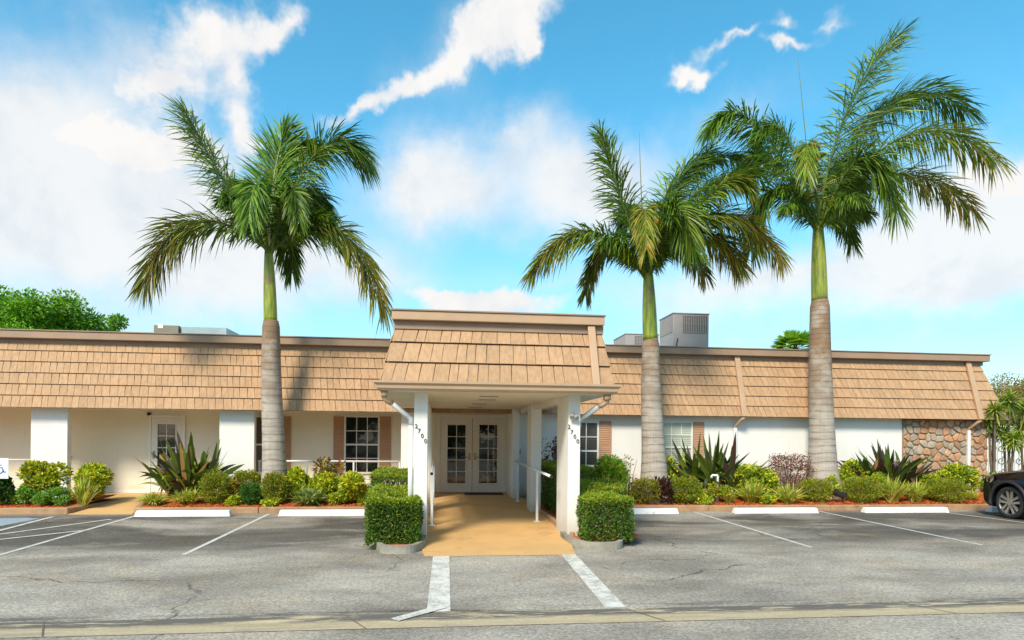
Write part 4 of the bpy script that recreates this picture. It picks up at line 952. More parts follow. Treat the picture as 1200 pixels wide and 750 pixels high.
# ------------------------------------------------------------------ shrubs
def gl(px, Y): return bed_h(0, Y)
def stems(m, base, c, rx, h, n=7):
    for i in range(n):
        a = random.uniform(0, 6.28); r = random.uniform(.3, .9)
        tip = Vector((base[0]+math.cos(a)*rx*r, base[1]+math.sin(a)*rx*r*.7, base[2]+h*random.uniform(.6, .95)))
        m.tube([Vector(base)+Vector((math.cos(a)*.04, math.sin(a)*.04, -.03)), (Vector(base)+tip)/2+Vector((0, 0, h*.06)), tip], [.014, .009, .004], 5, c=c)
def shrub(name, px, Y, pyt, wpx, label, cat, cols, nl=1500, ls=.05, lw=.028, group=None, style='ball', dense=.35, up=.3, pyb=None):
    x = X(px, Y); rx = (X(px+wpx/2, Y)-X(px-wpx/2, Y))/2; zb = bed_h(x, Y)-.02; zt_ = Z(px, pyt, Y); h = max(zt_-zb, .15); ry = min(rx, .55)
    root = empty(name, (x, Y, zb), label, cat, group)
    nl = int(nl*(2.3 if style == 'ball' else 1.9 if style == 'loose' else 1.2)); ls *= 1.12; lw *= 1.2
    m = MB(); u = rnd_dir(nl); rad = dense+(1-dense)*RNG.random(nl)**.45
    if style == 'ball':      # clipped: superellipsoid
        e = .75; s = np.sign(u)*np.abs(u)**e; s = s/np.max(np.stack([np.linalg.norm(s, axis=1)**.5, np.ones(nl)*.01]), 0)[:, None]
        s /= 1.06; P = np.stack([x+s[:, 0]*rad*rx, Y+s[:, 1]*rad*ry, zb+h*.5+s[:, 2]*rad*h*.5], 1)
        ph = RNG.uniform(0, 6.28, 4); wv = 1+.09*np.sin(u[:, 0]*4+ph[0])*np.sin(u[:, 2]*5+ph[1])+.07*np.sin(u[:, 1]*7+ph[2]+u[:, 0]*6)+.05*np.sin(u[:, 2]*11+ph[3])
        P = np.array([x, Y, zb+h*.5])+(P-np.array([x, Y, zb+h*.5]))*wv[:, None]+RNG.normal(size=P.shape)*.02
        D = unit(u*1.0+rnd_dir(nl)*.9+np.array([0, 0, up]))
    else:                    # loose, clumpy
        nc = 9 if style == 'loose' else 16; ca = RNG.uniform(0, 6.28, nc); cr = RNG.uniform(.1, .72, nc); ch = RNG.uniform(.3, .84, nc)
        cc = np.stack([x+np.cos(ca)*cr*rx, Y+np.sin(ca)*cr*ry, zb+ch*h], 1); cc[0] = (x, Y, zb+h*.8)
        idx = RNG.integers(0, nc, nl); sz = np.stack([np.full(nc, rx*.42), np.full(nc, ry*.42), np.full(nc, h*.26)], 1)
        if style == 'sparse': sz *= .75
        P = cc[idx]+u*rad[:, None]*sz[idx]; P[:, 2] = np.maximum(P[:, 2], zb+.03)
        D = unit(u*.8+rnd_dir(nl)*.8+np.array([0, 0, up]))
    leaves(m, P, D, RNG.uniform(.75, 1.25, nl)*ls, RNG.uniform(.8, 1.2, nl)*lw, palette(nl, cols))
    m.build('foliage', leaf, root)
    s = MB(); stems(s, (x, Y, zb), (.16, .12, .08), rx, h, 8); s.build('stem', bark, root)
    return root
def flax(px, Y, pyt, wpx, label, cols, n=110, lw=.02, group='variegated flax clumps in the bed'):
    x = X(px, Y); rx = (X(px+wpx/2, Y)-X(px-wpx/2, Y))/2*1.1; zb = bed_h(x, Y)-.01; h = max(Z(px, pyt, Y)-zb, .2)*1.2; n = int(n*2.6); lw *= 1.4
    m = MB(); a = RNG.uniform(0, 6.28, n); out = RNG.beta(1.4, 1.3, n)
    c0 = RNG.uniform(-.35, .35, (n, 2))*rx*.6
    P = np.stack([x+c0[:, 0], Y+c0[:, 1]*.6, np.full(n, zb)], 1)
    D = np.stack([np.cos(a)*out*rx, np.sin(a)*out*rx, h*(1.25-.35*out)], 1); L = np.linalg.norm(D, axis=1)*RNG.uniform(.8, 1.08, n)
    blade_strips(m, P, D, L, RNG.uniform(.7, 1.3, n)*lw, palette(n, cols, .2), RNG.uniform(.15, .6, n), seg=5)
    o = m.build('flax_clump', leaf, loc=(x, Y, zb)); return tag(o, label, 'flax plant', group)
def strap(px, Y, pyt, wpx, label, n=42, lw=.112, flower=None, dark=.6):
    x = X(px, Y); rx = (X(px+wpx/2, Y)-X(px-wpx/2, Y))/2; zb = bed_h(x, Y)-.01; h = max(Z(px, pyt, Y)-zb, .3)
    root = empty('spider_lily', (x, Y, zb), label, 'lily plant', 'large dark strap leaved lilies')
    m = MB(); n = int(n*5.0); nc = 6; ca = np.arange(nc)*2*np.pi/nc+RNG.uniform(0, .6); cen = np.stack([x+np.cos(ca)*rx*.42, Y+np.sin(ca)*.22], 1); cen[0] = (x, Y)
    ci = RNG.integers(0, nc, n); a = RNG.uniform(0, 6.28, n); out = np.sqrt(RNG.random(n))
    bx = cen[ci, 0]; by = cen[ci, 1]
    P = np.stack([bx+np.cos(a)*.05, by+np.sin(a)*.05, zb+RNG.uniform(.05, .4, n)], 1)
    D = np.stack([np.cos(a)*out*rx*.8+(bx-x)*.45, np.sin(a)*out*min(rx, .8)*.8+(by-Y)*.3, h*(1.0-.50*out**2)*np.where(ci == 0, 1.05, .88)], 1); L = np.linalg.norm(D, axis=1)*RNG.uniform(.55, 1.05, n)
    L = np.linalg.norm(D, axis=1)*RNG.uniform(.72, 1.15, n)
    cols = [(5*dark, (.045, .06, .016)), (3*dark, (.08, .035, .025)), (4, (.10, .15, .018)), (1.5, (.30, .36, .03)), (.5, (.40, .24, .07))]
    rad_ = np.stack([np.cos(a), np.sin(a), np.zeros(n)], 1); rad_[::2] = np.array([0, 1.0, 0]); rad_ += RNG.normal(size=(n, 3))*.3
    sd_ = unit(np.cross(unit(D), rad_))
    blade_strips(m, P, D, L, RNG.uniform(.6, 1.25, n)*lw, palette(n, cols, .3), RNG.beta(1.3, 2.0, n)*1.05, seg=9, side=sd_)
    # low outer leaves, yellow, bent over
    k_ = 14; a = RNG.uniform(np.pi*.95, 2.05*np.pi, k_); P = np.stack([x+np.cos(a)*.1, np.full(k_, Y), np.full(k_, zb+.25)], 1)
    D = np.stack([np.cos(a)*rx*.75, np.sin(a)*.5, np.full(k_, h*.45)], 1)
    blade_strips(m, P, D, np.full(k_, h*.65), lw*.95, palette(k_, [(3, (.30, .33, .03)), (1, (.34, .20, .05))], .2), RNG.uniform(.6, 1.1, k_), seg=7)
    m.build('leaf_blades', leaf, root)
    s = MB(); s.tube([(x, Y, zb-.05), (x, Y, zb+.3)], [.11, .05], 10, c=(.2, .08, .06)); s.build('stem', leaf, root)
    if flower:
        fpx, fpy, fc = flower; p = at(fpx, fpy, Y-.5); fm_ = MB(); n_ = 70; u = rnd_dir(n_); P = np.tile(list(p), (n_, 1))+u*.02
        blade_strips(fm_, P, u, RNG.uniform(.08, .14, n_), .014, palette(n_, fc, .2), .3, seg=3)
        fm_.tube([(x, Y, zb+.2), ((x+p.x)/2, Y-.2, (zb+p.z)/2+.25), p], .012, 6, c=(.2, .1, .06)); fm_.build('flower', leaf, root)
    return root

YG = [(4, (.52, .56, .02)), (3, (.24, .40, .02)), (3, (.74, .66, .04)), (1, (.08, .16, .02))]       # yellow-green croton
OL = [(4, (.24, .31, .02)), (3, (.40, .42, .02)), (2, (.10, .17, .02)), (1, (.34, .18, .03))]       # olive clipped
DG = [(5, (.045, .14, .02)), (3, (.08, .21, .02)), (1, (.14, .28, .03))]                              # dark green
BG = [(4, (.12, .32, .02)), (3, (.20, .42, .03)), (1, (.42, .50, .03))]                              # bright green
RD = [(4, (.24, .07, .04)), (3, (.13, .04, .03)), (2, (.32, .15, .07)), (1, (.10, .10, .03))]       # red-brown
MX = [(3, (.25, .08, .03)), (3, (.30, .30, .03)), (2, (.10, .16, .02)), (1, (.42, .20, .03))]        # mixed croton
FX = [(4, (.46, .50, .05)), (3, (.26, .38, .04)), (3, (.66, .66, .18)), (1, (.50, .38, .06))]
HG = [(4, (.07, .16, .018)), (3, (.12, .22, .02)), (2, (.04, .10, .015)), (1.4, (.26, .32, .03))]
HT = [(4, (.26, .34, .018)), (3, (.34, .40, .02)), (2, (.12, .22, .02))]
cg, bgp = 'clipped round shrubs in the bed', 'croton shrubs in the bed'
S = shrub
S('round_shrub', 2, 14.95, 558, 44, 'dark green shrub at the left edge of the picture', 'shrub', DG, 2200, .055, .035, 'green shrubs in the left bed', 'loose')
S('croton_shrub', 48, 15.55, 545, 66, 'yellow and green croton beside the disabled parking sign', 'shrub', YG+[(1.2, (.16, .04, .03))], 1700, .085, .04, bgp, 'loose')
S('croton_shrub', 108, 15.55, 548, 52, 'yellow croton left of the tan path, beyond the flax clump', 'shrub', YG, 1500, .085, .04, bgp, 'loose')
S('flowering_shrub', 64, 14.95, 573, 46, 'low bright green shrub with tiny white flowers at left', 'shrub', BG+[(.7, (.6, .6, .6))], 1900, .045, .03, None, 'loose')
S('flowering_shrub', 28, 14.95, 572, 30, 'low pale green shrub under the yellow croton at far left', 'shrub', BG+[(1, (.4, .4, .2))], 900, .05, .025, None, 'loose')
flax(98, 15.0, 561, 38, 'yellow flax clump left of the tan path', FX, 120)
flax(180, 14.95, 577, 48, 'low yellow flax clump just right of the tan path', FX, 170, .016)
flax(222, 15.05, 572, 56, 'cream striped flax in front of the left spider lily', FX, 150)
strap(224, 15.65, 508, 104, 'dark strap leaved lily in front of the side door', 52)
S('round_shrub', 255, 15.15, 553, 38, 'olive clipped round shrub right of the left spider lily', 'shrub', OL, 2600, .036, .022, cg)
S('round_shrub', 290, 15.7, 550, 36, 'clipped shrub behind the small dark one at the left palm', 'shrub', OL, 2200, .036, .022, cg)
S('round_shrub', 295.5, 14.95, 566, 25, 'small dark green round shrub left of the left palm base', 'shrub', DG, 1700, .034, .022, cg)
S('round_shrub', 323, 15.02, 553, 32, 'olive clipped shrub hiding the base of the left palm', 'shrub', OL, 2400, .036, .022, cg)
S('croton_shrub', 276, 15.2, 565, 18, 'small orange and yellow croton between two clipped shrubs', 'shrub', [(3, (.5, .28, .03)), (3, (.4, .35, .03)), (1, (.1, .1, .02))], 350, .07, .035, bgp, 'loose')
S('low_shrub', 317, 14.8, 585, 30, 'low yellow green cover below the left palm', 'shrub', YG, 700, .05, .03, None, 'loose')
S('croton_shrub', 347, 15.6, 550, 40, 'yellow green croton just right of the left palm', 'shrub', YG, 1300, .08, .04, bgp, 'loose')
S('croton_shrub', 384, 15.95, 538, 48, 'red and yellow croton standing up below the window', 'shrub', MX, 560, .10, .04, bgp, 'sparse')
S('croton_shrub', 384, 15.5, 556, 44, 'yellow croton behind the big green flax clump', 'shrub', YG, 1300, .08, .04, bgp, 'loose')
S('croton_shrub', 413, 15.1, 557, 56, 'wide yellow croton beside the left hedge', 'shrub', YG, 2100, .085, .042, bgp, 'loose')
flax(364, 14.88, 570, 64, 'large fountain shaped flax clump right of the left palm', [(4, (.20, .30, .05)), (3, (.42, .46, .16)), (2, (.10, .18, .03))], 110, .032)
# right of the entrance
S('purple_shrub', 655, 15.6, 510, 52, 'sparse dark red shrub between the canopy posts and window', 'shrub', RD, 620, .085, .04, None, 'sparse')
S('ginger_plant', 712, 15.35, 539, 52, 'bright green leafy plant below the shuttered window', 'plant', BG+[(3, (.34, .40, .04))], 1500, .12, .035, None, 'loose')
flax(712, 14.95, 556, 50, 'pale green flax clump behind the right hedge block', FX, 130)
S('stem_plant', 737, 15.5, 533, 34, 'thin twiggy grey plant left of the middle palm', 'plant', [(2, (.28, .26, .14)), (2, (.25, .15, .10)), (1, (.12, .16, .04))], 260, .06, .025, None, 'sparse')
S('round_shrub', 757, 14.98, 560, 36, 'reddish clipped shrub at the foot of the middle palm', 'shrub', OL+[(2.5, (.20, .09, .04))], 2300, .036, .022, cg)
S('cordyline', 779, 14.8, 563, 20, 'small dark maroon plant right of the middle palm base', 'plant', [(3, (.05, .02, .018)), (1, (.12, .04, .03))], 230, .12, .03, None, 'loose')
S('round_shrub', 800, 15.0, 558, 42, 'clipped shrub with a fresh green patch below the middle lily', 'shrub', OL+[(2, (.10, .24, .02))], 2600, .036, .022, cg)
S('croton_shrub', 786, 15.75, 540, 32, 'yellow croton between the middle palm and the lily', 'shrub', YG, 900, .08, .04, bgp, 'loose')
strap(836, 15.6, 508, 122, 'dark strap leaved lily below the window right of the middle palm', 52)
S('low_shrub', 838, 14.98, 566, 36, 'low olive shrub under the bent white pipe', 'shrub', OL+YG, 1000, .045, .024, None, 'loose')
S('croton_shrub', 880, 15.55, 546, 56, 'round yellow green croton left of the red bush', 'shrub', YG+[(3, (.12, .26, .02))], 2400, .07, .038, bgp, 'ball')
S('red_shrub', 926, 15.9, 528, 52, 'twiggy red brown bush left of the right palm', 'shrub', RD+[(2, (.30, .16, .12))], 1500, .045, .022, None, 'ball', .2)
flax(882, 15.0, 563, 48, 'tall pale flax below the round croton', FX, 150); flax(924, 14.85, 567, 44, 'yellow flax just left of the right palm', FX, 130)
flax(855, 14.9, 572, 28, 'small thin flax right of the bent white pipe', FX, 70, .014)
S('round_shrub', 955, 15.1, 561, 36, 'small clipped shrub in front of the right palm base', 'shrub', OL, 2200, .034, .02, cg)
S('croton_shrub', 1000, 15.85, 542, 52, 'bright yellow green croton right of the right palm', 'shrub', YG+[(3, (.12, .26, .02))], 2000, .075, .04, bgp, 'loose')
strap(1043, 15.85, 514, 104, 'dark lily with a purple flower before the stone wall', 50, flower=(1050, 542, [(2, (.35, .15, .22)), (1, (.5, .35, .4))]), dark=1.2)
S('round_shrub', 1010, 15.0, 558, 38, 'clipped olive shrub right of the black spotlight', 'shrub', OL, 2500, .034, .02, cg)
flax(1046, 15.0, 559, 44, 'yellow flax right of the spotlight shrub', FX, 150); flax(1072, 14.95, 563, 40, 'cream flax below the lily with the purple flower', FX, 130)
S('round_shrub', 1108, 14.98, 560, 42, 'clipped olive shrub in front of the stone wall', 'shrub', OL, 2600, .034, .02, cg)
S('croton_shrub', 1118, 15.7, 546, 56, 'bright green croton against the stone wall', 'shrub', YG+[(4, (.12, .26, .02))], 2300, .075, .04, bgp, 'loose')
flax(1138, 15.2, 574, 28, 'small flax at the foot of the white downpipe', FX, 70)
S('low_shrub', 1163, 16.2, 556, 24, 'small green shrub behind the front of the car', 'shrub', BG, 500, .06, .03, None, 'loose')
S('low_shrub', 905, 15.45, 560, 26, 'low yellow shrub left of the red brown bush', 'shrub', YG, 600, .06, .03, None, 'loose')
# low fillers so that the bed reads as one planting
for (px_, Y_, pt_, w_, lab_) in ((275, 14.85, 583, 22, 'low yellow cover between two round shrubs left of the left palm'),
        (395, 14.85, 580, 26, 'low green cover right of the fountain shaped flax'), (425, 14.9, 578, 14, 'small yellow tuft touching the left hedge block'), (775, 15.4, 558, 26, 'yellow shrub behind the small maroon plant'),
        (820, 14.85, 578, 28, 'low yellow cover in front of the middle lily'), (975, 15.4, 560, 24, 'lime shrub right beside the base of the right palm'), (900, 14.8, 582, 20, 'low lime cover between two flax clumps'),
        (1028, 15.3, 556, 24, 'lime shrub between the spotlight shrub and the flax'), (1090, 15.3, 558, 26, 'lime shrub left of the clipped shrub at the stone wall')):
    S('low_shrub', px_, Y_, pt_, w_, lab_, 'shrub', YG+[(3, (.16, .34, .02))], 650, .06, .03, 'low fillers in the bed', 'loose')
# thin upright stem plants
def sprig(px, Y, pyt, label):
    x = X(px, Y); zb = bed_h(x, Y); zt_ = Z(px, pyt, Y); root = empty('stem_plant', (x, Y, zb), label, 'plant')
    m = MB(); s = MB(); 
    for i in range(4):
        a = random.uniform(0, 6.28); tip = Vector((x+math.cos(a)*.14, Y+math.sin(a)*.1, zb+(zt_-zb)*random.uniform(.8, 1)))
        s.tube([(x, Y, zb-.02), ((x+tip.x)/2, Y, (zb+tip.z)/2), tip], [.009, .007, .004], 5)
        n_ = 24; P = np.tile(list(tip), (n_, 1))-np.stack([np.zeros(n_), np.zeros(n_), RNG.uniform(0, .25, n_)], 1); leaves(m, P, rnd_dir(n_)+np.array([0, 0, .2]), .09, .035, palette(n_, DG+YG))
    m.build('foliage', leaf, root); s.build('stem', bark, root)
sprig(57, 15.7, 544, 'thin leafy stem before the leftmost wide pillar'); sprig(70, 15.4, 553, 'short leafy stem right of the leftmost wide pillar')

# clipped hedges
def hedge(x0, x1, y0, y1, z1, label, n, z0=.08, group='clipped box hedges along the entrance', rnd=.04, top=HT):
    root = empty('box_hedge', ((x0+x1)/2, (y0+y1)/2, z0), label, 'hedge', group)
    m = MB(); c = np.array([(x0+x1)/2, (y0+y1)/2, (z0+z1)/2]); hf = np.array([(x1-x0)/2, (y1-y0)/2, (z1-z0)/2])
    ar = np.array([hf[1]*hf[2]*2, hf[0]*hf[2]*2, hf[0]*hf[1]*1.4]); fa = RNG.choice(3, n, p=ar/ar.sum()); u = RNG.uniform(-1, 1, (n, 3)); sg = np.where(RNG.random(n) < .5, -1, 1); sg[fa == 2] = 1
    u[np.arange(n), fa] = sg
    Q = u*hf; inn = hf-rnd; cl_ = np.clip(Q, -inn, inn); dd = Q-cl_; l = np.linalg.norm(dd, axis=1, keepdims=True); Q = np.where(l > 1e-6, cl_+dd/np.maximum(l, 1e-6)*rnd, Q)
    nr = unit(np.where(l > 1e-6, dd, 0)+1e-6)
    from math import sin
    bumpy = .022*np.sin(Q[:, 0]*9+c[0]*3)+.02*np.sin(Q[:, 2]*11+Q[:, 1]*7)+.014*np.sin(Q[:, 1]*19+Q[:, 0]*13)
    P = c+Q+nr*bumpy[:, None]-nr*(RNG.random(n)**2*.13)[:, None]+RNG.normal(size=(n, 3))*.008
    D = unit(nr*.8+rnd_dir(n)*.9)
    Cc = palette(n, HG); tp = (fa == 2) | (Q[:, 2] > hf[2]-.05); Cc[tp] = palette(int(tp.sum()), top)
    leaves(m, P, D, RNG.uniform(.028, .05, n), RNG.uniform(.018, .028, n), Cc)
    m.build('foliage', leaf, root)
    w = MB()
    for i in range(int(40*(x1-x0)*(y1-y0))+14):
        xx = random.uniform(x0+.12, x1-.12); yy = random.uniform(y0+.12, y1-.12)
        w.tube([(xx, yy, z0-.03), (xx+random.uniform(-.05, .05), yy+random.uniform(-.05, .05), z0+(z1-z0)*.5), (xx+random.uniform(-.1, .1), yy+random.uniform(-.1, .1), z1-.07)], [.014, .01, .004], 5)
    w.build('stem', bark, root); return root
hx0, hx1 = X(434.5, 10.0), X(490.5, 10.0)
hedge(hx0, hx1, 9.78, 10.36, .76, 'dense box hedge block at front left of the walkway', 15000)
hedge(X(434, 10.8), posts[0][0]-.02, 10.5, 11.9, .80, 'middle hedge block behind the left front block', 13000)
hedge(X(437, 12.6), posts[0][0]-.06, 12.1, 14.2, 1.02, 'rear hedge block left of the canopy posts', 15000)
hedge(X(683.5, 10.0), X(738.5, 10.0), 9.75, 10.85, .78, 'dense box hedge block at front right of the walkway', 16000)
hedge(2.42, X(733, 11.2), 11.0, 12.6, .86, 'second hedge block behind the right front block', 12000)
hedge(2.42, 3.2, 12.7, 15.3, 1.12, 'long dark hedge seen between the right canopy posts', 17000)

# tall dracaenas at the right-hand end
def dracaena(px, Y, heads, label):
    x = X(px, Y); root = empty('dracaena', (x, Y, .15), label, 'plant', 'tall dracaenas by the end of the building')
    s = MB(); m = MB()
    for (hx_, hy_, dy_, rr) in heads:
        p = at(hx_, hy_, Y+dy_); s.tube([(x+random.uniform(-.05, .05), Y, .1), (x*.4+p.x*.6, Y+dy_*.6, p.z*.5), p], [.04, .032, .025], 8)
        n_ = 170; u = rnd_dir(n_); u[:, 2] = u[:, 2]*.9+.25; P = np.tile(list(p), (n_, 1))-np.stack([np.zeros(n_), np.zeros(n_), RNG.uniform(0, .14, n_)], 1)
        blade_strips(m, P, u, RNG.uniform(.7, 1.1, n_)*rr*1.12, .036, palette(n_, [(3, (.24, .36, .03)), (2, (.12, .22, .02)), (2, (.46, .48, .10))]), RNG.uniform(.1, .5, n_), seg=4)
    s.build('stem', bark, root); m.build('foliage', leaf, root)
dracaena(1166, 16.3, [(1166, 478, 0, .50), (1163, 500, .3, .38), (1158, 486, .2, .36)], 'dracaena closest to the stone corner, above the car')
dracaena(1182, 16.4, [(1183, 467, .1, .50), (1176, 505, .2, .42), (1188, 512, -.1, .40)], 'taller forked dracaena above the car')
dracaena(1202, 16.5, [(1203, 478, 0, .5), (1196, 500, .2, .45)], 'dracaena cut off by the right edge of the picture')
# white fence behind them
fe = empty('white_fence', (17.5, 19.5, 0), 'white fence with dark scrolls glimpsed behind the dracaenas', 'fence')
f_ = MB(); 
for i in range(26): xx = 16.2+i*.16; f_.box(xx-.02, xx+.02, 19.48, 19.52, .1, 1.9)
f_.box(16.1, 20.4, 19.46, 19.478, 1.75, 1.83); f_.box(16.1, 20.4, 19.46, 19.478, .3, .38); f_.build('pickets', metal_white, fe)
f_ = MB()
for i in range(12):
    for kk in range(3):
        c_ = Vector((16.35+i*.33, 19.44, .65+kk*.42)); f_.tube([c_+Vector((math.cos(a)*(.05+.014*a), 0, math.sin(a)*(.05+.014*a))) for a in np.linspace(0, 7.5, 18)], .012, 5)
f_.build('scrollwork', dark_metal, fe)
f_ = MB(); f_.box(16.1, 22, 21.0, 21.2, 0, 2.3); tag(f_.build('screen_wall', white_stucco), 'white wall behind the fence at the far right', 'wall')

# bed lights, pipe
def spotlight(px, Y, pyt, label, tilt=True):
    x = X(px, Y); zb = bed_h(x, Y); zt_ = Z(px, pyt, Y); root = empty('garden_spotlight', (x, Y, zb), label, 'garden light', 'black garden lights in the bed')
    m = MB(); m.tube([(x, Y, zb-.1), (x, Y, zt_-.05)], [.018, .028], 8); m.build('stake', dark_metal, root)
    m = MB(); 
    if tilt: m.tube([(x+.03, Y-.02, zt_-.10), (x-.06, Y, zt_-.06), (x-.20, Y+.03, zt_+.03)], [.05, .075, .095], 12); m.box(x-.04, x+.10, Y-.05, Y+.05, zt_-.12, zt_-.01)
    else: m.tube([(x, Y, zt_-.06), (x, Y, zt_)], [.05, .06], 10)
    m.build('lamp_head', dark_metal, root)
spotlight(988, 14.9, 577, 'black garden spotlight on a stake below the right palm'); spotlight(778, 14.75, 584, 'small black stake light right of the middle palm', False)
m = MB(); xq = X(841.5, 15.0); zt_ = Z(841, 557, 15.0); m.tube([(xq, 15.0, .12), (xq, 15.0, zt_-.03), (xq-.02, 15.0, zt_), (xq-.14, 15.0, zt_), (xq-.16, 15.0, zt_-.02), (xq-.16, 15.0, zt_-.07)], .028, 10)
tag(m.build('vent_pipe', metal_white, loc=(xq, 15, .12), smooth=True), 'bent white pipe standing in the bed before the middle lily', 'pipe')

# disabled parking sign at the left edge
sx, sy = X(-6, 14.75), 14.75; zt_ = Z(5, 537, sy); zb_ = Z(5, 561, sy)
sg = empty('parking_sign', (sx, sy, .12), 'white disabled parking sign cut by the left edge', 'sign')
m = MB(); m.box(sx-.30+.02, X(10.5, sy), sy-.006, sy, zb_, zt_); m.build('sign_plate', sign_white, sg, bevel=.004)
m = MB(); m.box(sx-.05, sx-.01, sy+.002, sy+.03, .05, zt_+.06); m.build('sign_post', spout_grey, sg)
m = MB(); cx_ = X(1, sy); cz_ = (zt_+zb_)/2
m.tube([(cx_-.02+.075*math.cos(a), sy-.008, cz_-.03+.075*math.sin(a)) for a in np.linspace(2.2, 6.1, 18)], .010, 6)
m.tube([(cx_-.05, sy-.008, cz_+.13), (cx_-.045, sy-.008, cz_+.02), (cx_+.03, sy-.008, cz_+.02), (cx_+.075, sy-.008, cz_-.08), (cx_+.11, sy-.008, cz_-.07)], .011, 6)
m.tube([(cx_-.05, sy-.008, cz_+.075), (cx_+.02, sy-.008, cz_+.075)], .010, 6)
m.add([(cx_-.05+.024*math.cos(a), sy-.009, cz_+.165+.024*math.sin(a)) for a in np.linspace(0, 6.28, 13)[:-1]], [tuple(range(12))])
m.build('wheelchair_symbol', sign_blue, sg)

# ------------------------------------------------------------------ trees behind
def tree(x, y, zb, zt_, r, label, cols, nl=26000, ls=.16, squash=.8, clumps=36, name='tree', seed=0, sparse=1.0, group=None):
    rg = np.random.default_rng(seed); root = empty(name, (x, y, 0), label, 'tree', group)
    m = MB(); c = np.array([x, y, (zb+zt_)/2]); hz = (zt_-zb)/2
    u = unit(rg.normal(size=(clumps, 3))); rr = rg.uniform(.35, .85, clumps); cc = c+u*rr[:, None]*np.array([r, r*.9, hz])
    cs = rg.uniform(.20, .34, clumps)*r*sparse*(36/clumps)**.33
    idx = rg.integers(0, clumps, nl); v = unit(rg.normal(size=(nl, 3))); rad = rg.random(nl)**.5
    P = cc[idx]+v*(rad*cs[idx])[:, None]*np.array([1, 1, squash]); D = unit(v+rg.normal(size=(nl, 3))*.6)
    leaves(m, P, D, rg.uniform(.7, 1.3, nl)*ls, rg.uniform(.7, 1.3, nl)*ls*.5, palette(nl, cols)); m.build('crown', leaf, root)
    s = MB(); s.tube([(x, y, -.1), (x+.1, y, zb*.5), (x, y, zb+hz*.6)], [r*.09, r*.07, r*.04], 10)
    for i in range(min(clumps, 16)):
        s.tube([(x, y, zb*.7+hz*.1), ((x+cc[i][0])/2, (y+cc[i][1])/2, (zb*.7+cc[i][2])/2+.3), cc[i]], [r*.035, r*.02, r*.008], 6)
    s.build('trunk', bark, root); return root
TG = [(4, (.10, .26, .015)), (3, (.16, .36, .02)), (2, (.06, .16, .012))]
TGL = [(4, (.15, .36, .015)), (3, (.24, .48, .02)), (2, (.08, .2, .012))]
TO = [(4, (.30, .24, .05)), (3, (.38, .24, .06)), (3, (.20, .22, .03)), (1, (.45, .3, .15))]
tree(X(35, 36), 36, 3.2, Z(40, 338, 36), 4.6, 'bright green leafy tree rising behind the roof at left', TGL, 60000, .20, clumps=110, seed=1)
tree(X(105, 38), 38, 3.0, Z(105, 352, 38), 2.7, 'smaller rounded green tree right of the bigger one behind the roof', TGL, 26000, .19, clumps=55, seed=2)
tree(X(1195, 34), 34, 1.5, Z(1195, 436, 34), 3.6, 'olive brown thin leaved tree behind the right end', TO, 22000, .13, clumps=50, seed=3)
tree(X(1265, 32), 32, 1.5, 6.5, 3.2, 'olive tree beyond the car, outside the picture edge', TO, 9000, .16, clumps=36, seed=4)
# fan palm behind the roof
def fan_palm(px, Y, pyt, label):
    x = X(px, Y); zc = Z(px, pyt+15, Y); root = empty('fan_palm', (x, Y, 0), label, 'palm tree')
    s = MB(); s.tube([(x, Y, -.1), (x+.1, Y, zc*.5), (x, Y, zc-.1)], [.2, .15, .13], 12); s.build('trunk', trunk_mat, root, smooth=True)
    m = MB()
    for i in range(36):
        a = RNG.uniform(0, 6.28); e_ = RNG.uniform(-.4, 1.3); d = np.array([math.cos(a)*math.cos(e_), math.sin(a)*math.cos(e_), math.sin(e_)])
        hub = np.array([x, Y, zc])+d*.5; n_ = 26; sp_ = np.linspace(-1.25, 1.25, n_); sd_ = unit(np.cross(d, [0, 0, 1.])[None, :])[0]
        D = d[None, :]*np.cos(sp_)[:, None]+sd_[None, :]*np.sin(sp_)[:, None]
        m.tube([(x, Y, zc), tuple(hub)], .015, 5, c=(.12, .18, .04)); blade_strips(m, np.tile(hub, (n_, 1)), D, .85, .07, palette(n_, [(3, (.34, .55, .04)), (2, (.22, .40, .03))]), .25, seg=3)
    m.build('crown', leaf, root)
fan_palm(931, 30, 394, 'small fan palm showing just above the roof at right')
# street trees across the road, mirrored in the doors and windows
for (tx_, ty_, tr_, sd_) in ((-30, -25, 6, 15), (-19, -26, 6.5, 14), (-8.5, -24, 6, 11), (1, -27, 6.5, 12), (10, -25, 6, 13), (20, -26, 6, 16)):
    tree(tx_, ty_, .6, 11.5, tr_, 'leafy street tree across the road, seen only mirrored in the door and window glass', TG, 9000, .62, clumps=70, seed=sd_, name='street_tree', group='street trees across the road')

